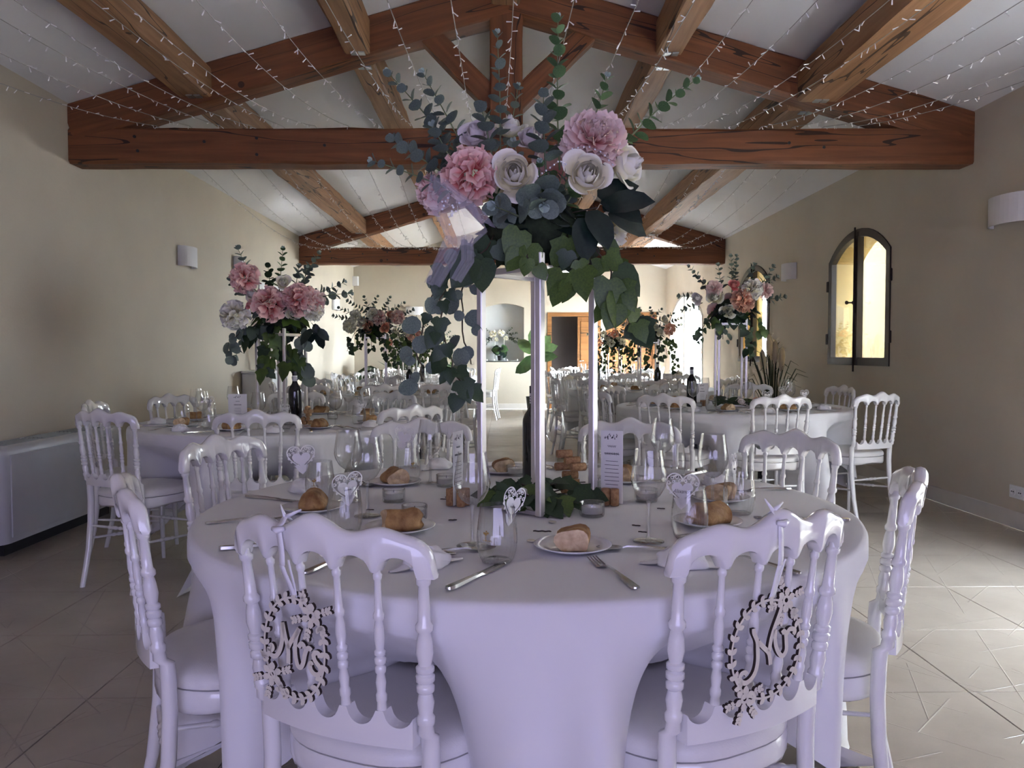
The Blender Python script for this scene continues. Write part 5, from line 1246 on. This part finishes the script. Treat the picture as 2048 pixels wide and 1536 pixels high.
# ---- the other arrangements, described in units of the stand (u across, v up from the top plate, w towards the near end)
def arrangement(nm, c, h, label, k, flowers, sprigs, strands, detail=1, seed=1, size=1.):
    stand(c, h, 'tall metal four-post flower stand on %s' % nm, seed*.13, .10, .0085)
    root = empty('flower_arrangement', (c[0], c[1], TT + h - .026)); tag(root, label, 'flowers', 'flower arrangements'); a = Arr(root, detail, seed)
    a.core(.115*size, .115*size, .085*size, .10*size)
    for kind, u, v, r, m in flowers:
        x, z = u*k, v*k; y = -.5*math.sqrt(max(.01, .06 - x*x*.4)) - .02; a.flower(kind, (x, y, z), (x*3.2, -1, z*1.6 - .15), r*k, m)
    rr = random.Random(seed)
    for kind, r in (('peony', .075), ('rose', .05), ('peony', .07)): a.flower(kind, (rr.uniform(-.12, .12), rr.uniform(.08, .13), rr.uniform(.08, .2)), (rr.uniform(-.4, .4), 1, .3), r, rr.choice(['petal_blush', 'petal_white']))
    for (u0, v0, u1, v1, s_, m) in sprigs: a.sprig((u0*k, -.03, v0*k), (u1*k, rr.uniform(-.10, .04), v1*k), s_, m)
    for pts, s_, m, kd in strands: a.strand([(u*k, -.09 - .02*j, v*k) for j, (u, v) in enumerate(pts)], s_, kd, m, .036)
    a.filler(80, .13*size, .12*size, .09*size, .09*size, .075*size, [(HEARTL, 'ivy_dark'), (BROAD, 'dark_leaf'), (IVY, 'ivy_leaf'), (LANCE, 'dark_leaf'), (EUC, 'euc_leaf')])
k1 = 4.6/1570
arrangement('the table beside the radiator', (-1.33, 4.74), .555, 'bouquet of big pink and white peonies over the table beside the radiator', k1,
 [('ruffle', -58, 108, 29, 'petal_pink'), ('ruffle', -80, 34, 29, 'petal_white'), ('ruffle', -8, 58, 33, 'petal_pink'), ('ruffle', 50, 66, 32, 'petal_pink'), ('rose', -44, 76, 20, 'petal_white'), ('rose', 36, 38, 17, 'petal_white'), ('pom', 76, 44, 20, 'petal_white'), ('rose', 18, 100, 17, 'petal_white'), ('rose', -50, 56, 10, 'petal_coral'), ('ruffle', 72, 62, 26, 'petal_blush')],
 [(-50, 90, -78, 172, .045, 'euc_leaf'), (0, 80, 12, 170, .042, 'euc_green'), (-15, 80, -28, 140, .045, 'ivy_dark'), (30, 80, 42, 136, .048, 'euc_leaf'), (45, 80, 62, 130, .045, 'euc_leaf'), (-60, 70, -104, 112, .048, 'euc_leaf'), (60, 70, 148, 78, .050, 'euc_leaf'), (60, 75, 128, 106, .045, 'euc_leaf'), (50, 110, 88, 160, .04, 'euc_leaf'), (-60, 10, -95, -50, .05, 'euc_leaf')],
 [([(-10, 10), (-12, -40), (-18, -82)], .10, 'ivy_leaf', None), ([(10, 5), (25, -35), (32, -65)], .11, 'ivy_leaf', None), ([(48, 10), (54, -40), (52, -88)], .075, 'euc_leaf', EUC), ([(-60, 20), (-82, -10), (-92, -50)], .07, 'euc_leaf', EUC), ([(-40, 15), (-50, -15)], .09, 'ivy_dark', None), ([(70, 20), (90, 0)], .10, 'dark_leaf', BROAD)], 1, 3)
k2 = 5.9/1570
arrangement('the table by the first arched window', (1.74, 5.98), .66, 'bouquet with a large peach peony and loose eucalyptus by the first arched window', k2,
 [('ruffle', 12, 42, 23, 'petal_peach'), ('rose', -43, 50, 20, 'petal_white'), ('peony', -45, 68, 17, 'petal_blush'), ('peony', 64, 64, 17, 'petal_blush'), ('pom', 30, 62, 20, 'petal_white'), ('rose', -76, 48, 14, 'petal_lilac'), ('rose', -18, 22, 17, 'petal_white'), ('rose', -5, 74, 13, 'petal_coral'), ('rose', 44, 72, 14, 'petal_lilac')],
 [(-40, 60, -92, 112, .040, 'euc_leaf'), (-20, 60, -32, 116, .042, 'euc_leaf'), (0, 60, -6, 134, .042, 'euc_leaf'), (5, 60, 12, 136, .038, 'euc_leaf'), (30, 60, 46, 118, .042, 'euc_leaf'), (45, 60, 80, 112, .042, 'euc_leaf'), (-60, 50, -106, 54, .045, 'euc_leaf'), (60, 45, 102, 52, .05, 'euc_leaf'), (-60, 40, -100, 26, .045, 'euc_leaf'), (40, 60, 86, 92, .04, 'euc_leaf')],
 [([(-50, 10), (-68, -14), (-80, -40)], .055, 'ivy_dark', None), ([(20, 5), (30, -30), (26, -66)], .065, 'ivy_dark', None), ([(-20, 0), (-24, -34)], .055, 'euc_leaf', EUC), ([(45, 10), (52, -22)], .07, 'ivy_leaf', HEARTL), ([(-30, 10), (-35, -5)], .07, 'ivy_leaf', HEARTL)], 1, 5)
def auto_arr(nm, c, h, label, seed, detail, size=1., white=False, trail=.24):
    rr = random.Random(seed); fl_ = []
    for k in range(9):
        u = -.24 + .48*k/8; fl_.append((rr.choice(['ruffle', 'rose', 'rose', 'pom']), u*size, (.10 + .13*((k*5) % 3)/2 + rr.uniform(-.02, .03))*size, rr.uniform(.05, .075)*size, 'petal_white' if white else rr.choice(['petal_white', 'petal_white', 'petal_blush', 'petal_pink', 'petal_peach'])))
    sp = [(rr.uniform(-.1, .1)*size, .15*size, math.sin(a)*.42*size, (.20 + .22*math.cos(a))*size, .045, 'euc_leaf') for a in (-1.5, -1.1, -.7, -.3, .05, .4, .8, 1.2, 1.55)]
    st = [([(u*size, .04), (u*1.2*size, -trail*.4*rr.uniform(.3, 1.2)), (u*1.35*size, -trail*rr.uniform(.3, 1.15))], .052, rr.choice(['ivy_leaf', 'ivy_dark', 'ivy_leaf']), None) for u in (-.2, -.12, -.02, .08, .16, .24)]
    arrangement(nm, c, h, label, 1.0, fl_, sp, st, detail, seed, size)
auto_arr('the second table along the radiator wall', (-1.28, 7.95), .60, 'loose bouquet of pink and white blooms over the second radiator-side table', 31, 1, .98)
auto_arr('the second table along the window wall', (1.66, 8.95), .56, 'bouquet of white and pink peonies over the second window-side table', 42, 1, .92, trail=.30)
auto_arr('the third table along the radiator wall', (-1.33, 11.0), .50, 'bouquet of roses and ivy over the third radiator-side table', 53, 0, .95)
auto_arr('the third table along the window wall', (1.68, 11.9), .50, 'bouquet with long ivy over the third window-side table', 64, 0, .95, trail=.36)
auto_arr('the last table along the radiator wall', (-1.2, 14.0), .50, 'white bouquet over the last radiator-side table', 75, 0, .9, True)
# garland on the window table and niche display
gw = empty('leaf_garland', (1.80, 5.80, TT)); tag(gw, 'low garland of leaves and dried flowers lying on the table by the first arched window', 'greenery'); GW = Arr(gw, 1, 9)
for k in range(9):
    x = -.22 + .05*k; GW.leaves('leaf_spray', [((x + random.uniform(-.02, .02), random.uniform(-.05, .05), random.uniform(.02, .05)), (random.uniform(-1, 1), random.uniform(-1, .2), .2), (0, -.4, .9), random.uniform(.06, .09), HEARTL, random.choice(['ivy_dark', 'dark_leaf', 'ivy_leaf'])) for q in range(4)])
GW.flower('rose', (-.05, -.08, .045), (0, -.6, .8), .035, 'petal_lilac'); GW.flower('peony', (.08, -.02, .05), (0, -.3, .9), .045, 'petal_peach')
def niche_display():
    z0 = NICHE[2] + .005; y = YF + .13
    root = empty('niche_flower_arch', (.0, y, z0)); tag(root, 'white hydrangea and eucalyptus arch on two rods standing in the wall niche', 'flowers'); a = Arr(root, 0, 77)
    for x in (-.16, .03):
        b = MB(); b.tube([(x, 0, 0), (x, 0, .46)], .006, 8); b.build('rod', 'plastic_white', root)
    for u, v, r in ((-.20, .55, .075), (-.03, .58, .075), (.065, .47, .05), (-.13, .44, .045)): a.flower('pom', (u, -.08, v), (0, -1, .2), r, 'petal_white')
    for p0, p1 in (((-.2, 0, .52), (-.37, -.06, .30)), ((-.2, 0, .55), (-.34, -.05, .66)), ((.05, 0, .55), (.20, -.04, .68)), ((.05, 0, .5), (.34, -.05, .46)), ((.1, 0, .5), (.37, -.05, .36)), ((.12, 0, .48), (.28, -.08, .38)), ((.1, 0, .55), (.30, -.05, .58)), ((-.25, 0, .5), (-.36, -.03, .42))): a.sprig(p0, p1, .045, 'euc_leaf')
    p = empty('potted_monstera', (-.055, y - .03, z0)); tag(p, 'dark green leafy plant in a black pot inside the wall niche', 'potted plant'); b = MB(); b.lathe([(.0005, 0), (.045, 0), (.06, .10), (.063, .105), (.055, .105), (.0005, .095)], 20); b.build('pot', 'pot_black', p, True, auto=40); q = Arr(p, 0, 5)
    q.leaves('foliage', [((math.cos(t)*.03, math.sin(t)*.03, .10 + .02*k), (math.cos(t)*1.0, -abs(math.sin(t))*.3, .9 - .14*k), (math.cos(t)*.4, -1, .4), .16, HEARTL, 'plant_green' if k % 2 else 'dark_leaf') for k, t in enumerate([0, .8, 1.6, 2.4, 3.2, 4., 4.8, 5.6, 3.0, .2])])
    for k in range(4):
        x = -.33 + k*.21; b = MB(); b.lathe([(.0005, 0), (.016, 0), (.019, .03), (.015, .032), (.0005, .012)], 12); o = b.build('votive_candle', 'wax'); o.location = (x if abs(x + .055) > .1 else x - .06, YF + .04, z0); tag(o, 'small white votive candle on the niche ledge', 'candle', 'votives on the niche ledge')
niche_display()
def big_plant(name, loc, label, pot, leaves, seed, stemh=0., kind=BROAD, mats=('plant_green', 'plant_light')):
    rr = random.Random(seed); root = empty(name, loc); tag(root, label, 'potted plant')
    b = MB(); r, h = pot; b.lathe([(.0005, 0), (r*.8, 0), (r, h), (r*1.04, h), (r*.92, h - .01), (.0005, h - .03)], 24); b.build('pot', 'pot_black', root, True, auto=40)
    for (dx, dy, z0, L, a, el) in leaves:
        p0 = Vector((rr.uniform(-.03, .03), rr.uniform(-.03, .03), h - .02)); d = Vector((math.cos(a)*math.cos(el), math.sin(a)*math.cos(el), math.sin(el))); p1 = Vector((dx, dy, z0))
        s = MB(); s.tube([p0, p0.lerp(p1, .5) + Vector((0, 0, .04)), p1], [.012, .010, .006], 6); st = s.build('stalk', 'plant_green', root)
        nn = Vector((0, -1, .55)) if abs(d.y) < .8 else Vector((.3, .2, 1)); link('leaf', leaf_mesh(kind, rr.choice(mats)), st, leaf_M(p1, d, nn, L))
# strelitzia by the end wall, philodendron in the far corner, pampas grass by the window wall
big_plant('strelitzia_plant', (.62, 15.6, 0), 'tall broad-leaved strelitzia plant beside the niche', (.16, .30), [(-.03, -.02, 1.15, .46, R_(150), .8), (.02, 0, 1.1, .46, R_(200), -.75), (.05, 0, 1.2, .46, R_(20), .85), (.06, -.02, 1.15, .44, R_(-10), .45), (0, .02, 1.3, .44, R_(80), 1.2), (-.02, -.05, 1.0, .42, R_(185), -.5), (.08, -.04, 1.05, .40, R_(-30), .2)], 3)
big_plant('philodendron_plant', (-2.30, 15.3, 0), 'large dark green philodendron plant in the far radiator-side corner', (.2, .35), [(-.15 + .1*k, -.1 + .05*(k % 3), .72 + .1*(k % 3), .42, R_(200 + 40*k), .1 + .1*(k % 2)) for k in range(9)], 4, 0, HEARTL, ('plant_green', 'ivy_dark'))
big_plant('corner_philodendron', (-1.40, 15.75, 0), 'second green philodendron plant under the end wall sconce', (.18, .32), [(-.15 + .1*k, -.1 + .05*(k % 3), .70 + .09*(k % 3), .36, R_(200 + 50*k), .2) for k in range(6)], 6, 0, HEARTL, ('plant_green', 'ivy_dark'))
def pampas():
    rr = random.Random(8); root = empty('pampas_grass', (2.86, 8.30, 0)); tag(root, 'pot of dark grass with cream pampas plumes against the window wall', 'potted plant')
    b = MB(); b.lathe([(.0005, 0), (.10, 0), (.13, .38), (.135, .40), (.12, .40), (.0005, .37)], 24); b.build('pot', 'pot_black', root, True, auto=40)
    for k in range(46):
        a = rr.uniform(0, 6.28); sp = rr.uniform(.05, .36); h = rr.uniform(.55, .95)*(1.1 - sp); w = .007; p = [Vector((.05*math.cos(a), .05*math.sin(a), .38)), Vector((sp*.45*math.cos(a), sp*.45*math.sin(a), .38 + h*.62)), Vector((sp*.8*math.cos(a), sp*.8*math.sin(a), .38 + h*.95)), Vector((sp*1.15*math.cos(a), sp*1.15*math.sin(a), .38 + h*(.98 if sp < .2 else .88)))]
        s = MB(); sd = Vector((-math.sin(a + .7), math.cos(a + .7), 0)); vs = []
        for q, ww in zip(p, (w, w, w*.7, w*.1)): vs += [q - sd*ww, q + sd*ww, q + Vector((0, 0, .002)) + sd*ww, q + Vector((0, 0, .002)) - sd*ww]
        s.rings([vs[i:i + 4] for i in range(0, 16, 4)]); s.build('grass_blade', 'grass_green', root)
    for k, (x, y, h) in enumerate(((-.03, 0, 1.36), (.03, .02, 1.30), (.08, -.03, 1.22), (-.08, .03, 1.20))):
        st = MB(); st.tube([(x*.4, y*.4, .38), (x, y, h - .2)], .004, 5); so = st.build('plume_stem', 'pampas', root)
        pl = MB(); pl.tube([(x, y, h - .26), (x*1.05, y, h - .2), (x*1.12, y, h - .1), (x*1.2, y, h - .03), (x*1.25, y, h)], [.006, .03, .036, .022, .003], 10)
        for q in range(60):
            t = rr.random(); c = Vector((x*(1 + .2*t), y, h - .25 + .25*t)); a = rr.uniform(0, 6.28); e = c + Vector((math.cos(a)*.045, math.sin(a)*.045, .03)); pl.tube([c, e], [.003, .0006], 3)
        po = pl.build('plume', 'pampas', so)
pampas()

# ------------------------------------------------------------------ laser-cut wreath hangers on the two front chairs
def spline(pts, n=5):
    out = []
    for i in range(len(pts) - 1):
        p0, p1, p2, p3 = pts[max(i - 1, 0)], pts[i], pts[i + 1], pts[min(i + 2, len(pts) - 1)]
        for k in range(n):
            t = k/n; out.append(tuple(.5*((2*p1[j]) + (-p0[j] + p2[j])*t + (2*p0[j] - 5*p1[j] + 4*p2[j] - p3[j])*t*t + (-p0[j] + 3*p1[j] - 3*p2[j] + p3[j])*t**3) for j in (0, 1)))
    out.append(tuple(pts[-1])); return out
def hanger(chair, dx, dz, strokes, ctr, sx, sz, oval, flowers, tilt, label, word):
    A = Matrix(((1, 0, 0, 0), (0, 0, -1, 0), (0, 1, 0, 0), (0, 0, 0, 1)))
    root = empty('wreath_hanger'); tag(root, label, 'hanging sign', 'wooden wreath hangers')
    root.matrix_basis = chair.matrix_basis @ Matrix.Translation((dx, -.262, dz)) @ Matrix.Rotation(R_(tilt), 4, 'Y')
    def T(p): return ((p[0] - ctr[0])*sx, -(p[1] - ctr[1])*sz)
    h0, h1 = 0., .0058; mm = ['ply_face', 'ply_burnt']
    L = MB()
    for st in strokes: L.strip(spline([T(p) for p in st]), .0042, h0, h1, A, 0, 1)
    L.build('lettering_' + word.lower(), mm, root, False)
    ox, oy, rx, ry = oval; ring = []
    for k in range(73):
        a = 2*PI*k/72; ring.append(T((ox + rx*math.cos(a), oy + ry*math.sin(a))))
    W = MB(); W.strip(ring, .0020, h0, h1, A, 0, 1); wr = W.build('wreath', mm, root, False)
    def leaf_poly(c, ang, l, w): return [(c[0] + math.cos(ang)*l*t - math.sin(ang)*w*s, c[1] + math.sin(ang)*l*t + math.cos(ang)*w*s) for t, s in ((0, 0), (.3, .8), (.6, 1), (.85, .6), (1, 0), (.85, -.6), (.6, -1), (.3, -.8))]
    for k in range(24):
        a = 2*PI*k/24; c = T((ox + rx*math.cos(a), oy + ry*math.sin(a))); n2 = T((ox + rx*math.cos(a + .1), oy + ry*math.sin(a + .1))); tg = math.atan2(n2[1] - c[1], n2[0] - c[0])
        for s_ in (.75, -.75):
            b = MB(); b.prism(leaf_poly(c, tg + s_, .0150, .0045), h0, h1 + .0001, A, 0, 1); b.build('leaf', mm, wr, False)
    for (fx, fy, r) in flowers:
        c = T((fx, fy)); b = MB(); rot = .4
        for k in range(6):
            a = rot + k*PI/3; b.prism(leaf_poly((c[0] + .005*math.cos(a), c[1] + .005*math.sin(a)), a, r, r*.36), h0, h1 + .0003, A, 0, 1)
        ringp = [(c[0] + .0065*math.cos(q*PI/8), c[1] + .0065*math.sin(q*PI/8)) for q in range(17)]; b.strip(ringp, .0026, h0, h1 + .0005, A, 0, 1)
        b.build('flower', mm, wr, False)
        for k, a in enumerate((.3, 2.0, 3.4, 4.4, 5.4)):
            b = MB(); s0 = (c[0] + r*.9*math.cos(a), c[1] + r*.9*math.sin(a)); s1 = (c[0] + (r + .020)*math.cos(a), c[1] + (r + .020)*math.sin(a)); b.strip([s0, s1], .0011, h0, h1, A, 0, 1)
            for t in (.35, .7, 1.):
                q = (s0[0] + (s1[0] - s0[0])*t, s0[1] + (s1[1] - s0[1])*t)
                for e in (.7, -.7): b.prism(leaf_poly(q, a + e, .010, .0030), h0, h1 + .0001, A, 0, 1)
            b.build('leaf_twig', mm, wr, False)
    # satin ribbon tied over the top rail
    top = T((ox, oy - ry)); tx, tz = top[0] + .004, top[1]
    xr = dx + tx; up = .870 + .034*math.exp(-(xr/.05)**2) + .018*math.exp(-((abs(xr) - .122)/.042)**2) - dz; yr = back_y(.88) + bow(xr) + .262; rb = MB()
    def band(p, q, w):
        p, q = Vector(p), Vector(q); rs = []
        for k in range(9):
            t = k/8; c = p.lerp(q, t) + Vector((.0012*math.sin(t*5), 0, 0)); rs.append([c + Vector((-w, 0, 0)), c + Vector((w, 0, 0)), c + Vector((w, .0007, 0)), c + Vector((-w, .0007, 0))])
        rb.rings(rs)
    yo = yr - .0185; lug = .812 - dz
    band((tx, -.003, tz - .004), (tx - .004, yo, lug), .0055); band((tx + .004, -.003, tz - .004), (tx + .010, yo + .001, lug + .01), .0026)
    band((tx - .004, yo, lug), (tx - .006, yo, up - .010), .0060); band((tx - .006, yo, up - .010), (tx - .006, yr, up + .003), .0060); band((tx - .006, yr, up + .003), (tx - .006, yr + .019, up - .012), .0060)
    rb.tube([(tx - .018, yo - .001, up - .014), (tx - .006, yo - .005, up - .016), (tx + .006, yo - .001, up - .013)], [.004, .006, .004], 8); rb.tube([(tx - .008, yr, up + .003), (tx - .022, yr + .006, up + .022)], [.0035, .0012], 6); rb.tube([(tx - .004, yr, up + .003), (tx + .022, yr + .006, up + .014)], [.0045, .0018], 6)
    rb.build('ribbon', 'ribbon_white', root)
S_MRS = [[(240, 800), (268, 785), (280, 820), (250, 850), (222, 830), (232, 880), (275, 912), (325, 902), (372, 840), (405, 750), (425, 640), (432, 500)], [(432, 500), (455, 640), (485, 780), (490, 860), (482, 980)], [(485, 800), (530, 720), (590, 640), (655, 550)], [(655, 550), (610, 650), (585, 780), (588, 900), (610, 990), (650, 1000), (685, 940), (710, 850), (735, 790), (770, 765), (800, 790)], [(632, 775), (668, 725), (700, 740), (708, 775)], [(905, 860), (890, 815), (850, 810), (825, 850), (845, 910), (890, 960), (905, 1010), (880, 1055), (830, 1060), (785, 1020), (770, 960), (785, 935), (800, 960)]]
S_MR = [[(345, 1020), (320, 990), (285, 1000), (270, 1040), (290, 1090), (340, 1110), (400, 1070), (440, 990), (455, 880), (450, 760), (440, 660), (400, 560), (395, 510)], [(455, 670), (510, 740), (570, 810), (590, 880), (600, 960)], [(580, 800), (590, 700), (610, 600), (640, 500), (680, 380), (700, 300)], [(640, 560), (640, 680), (665, 790), (710, 870), (745, 880), (775, 820), (770, 720), (760, 640), (740, 600), (715, 620)], [(770, 640), (800, 590), (840, 590), (865, 620), (850, 655)]]
hanger(MAIN_CHAIRS[0], -.048, .668, S_MRS, (555, 780), .000160, .000146, (570, 790, 400, 590), [(820, 390, .017), (250, 1130, .017)], -3, 'light wooden laser-cut wreath reading Mrs hanging on a white chair back', 'Mrs')
hanger(MAIN_CHAIRS[1], -.028, .665, S_MR, (545, 780), .000212, .000148, (555, 770, 385, 560), [(745, 240, .017), (330, 1285, .017)], 3, 'light wooden laser-cut wreath reading Mr hanging on a white chair back', 'Mr')
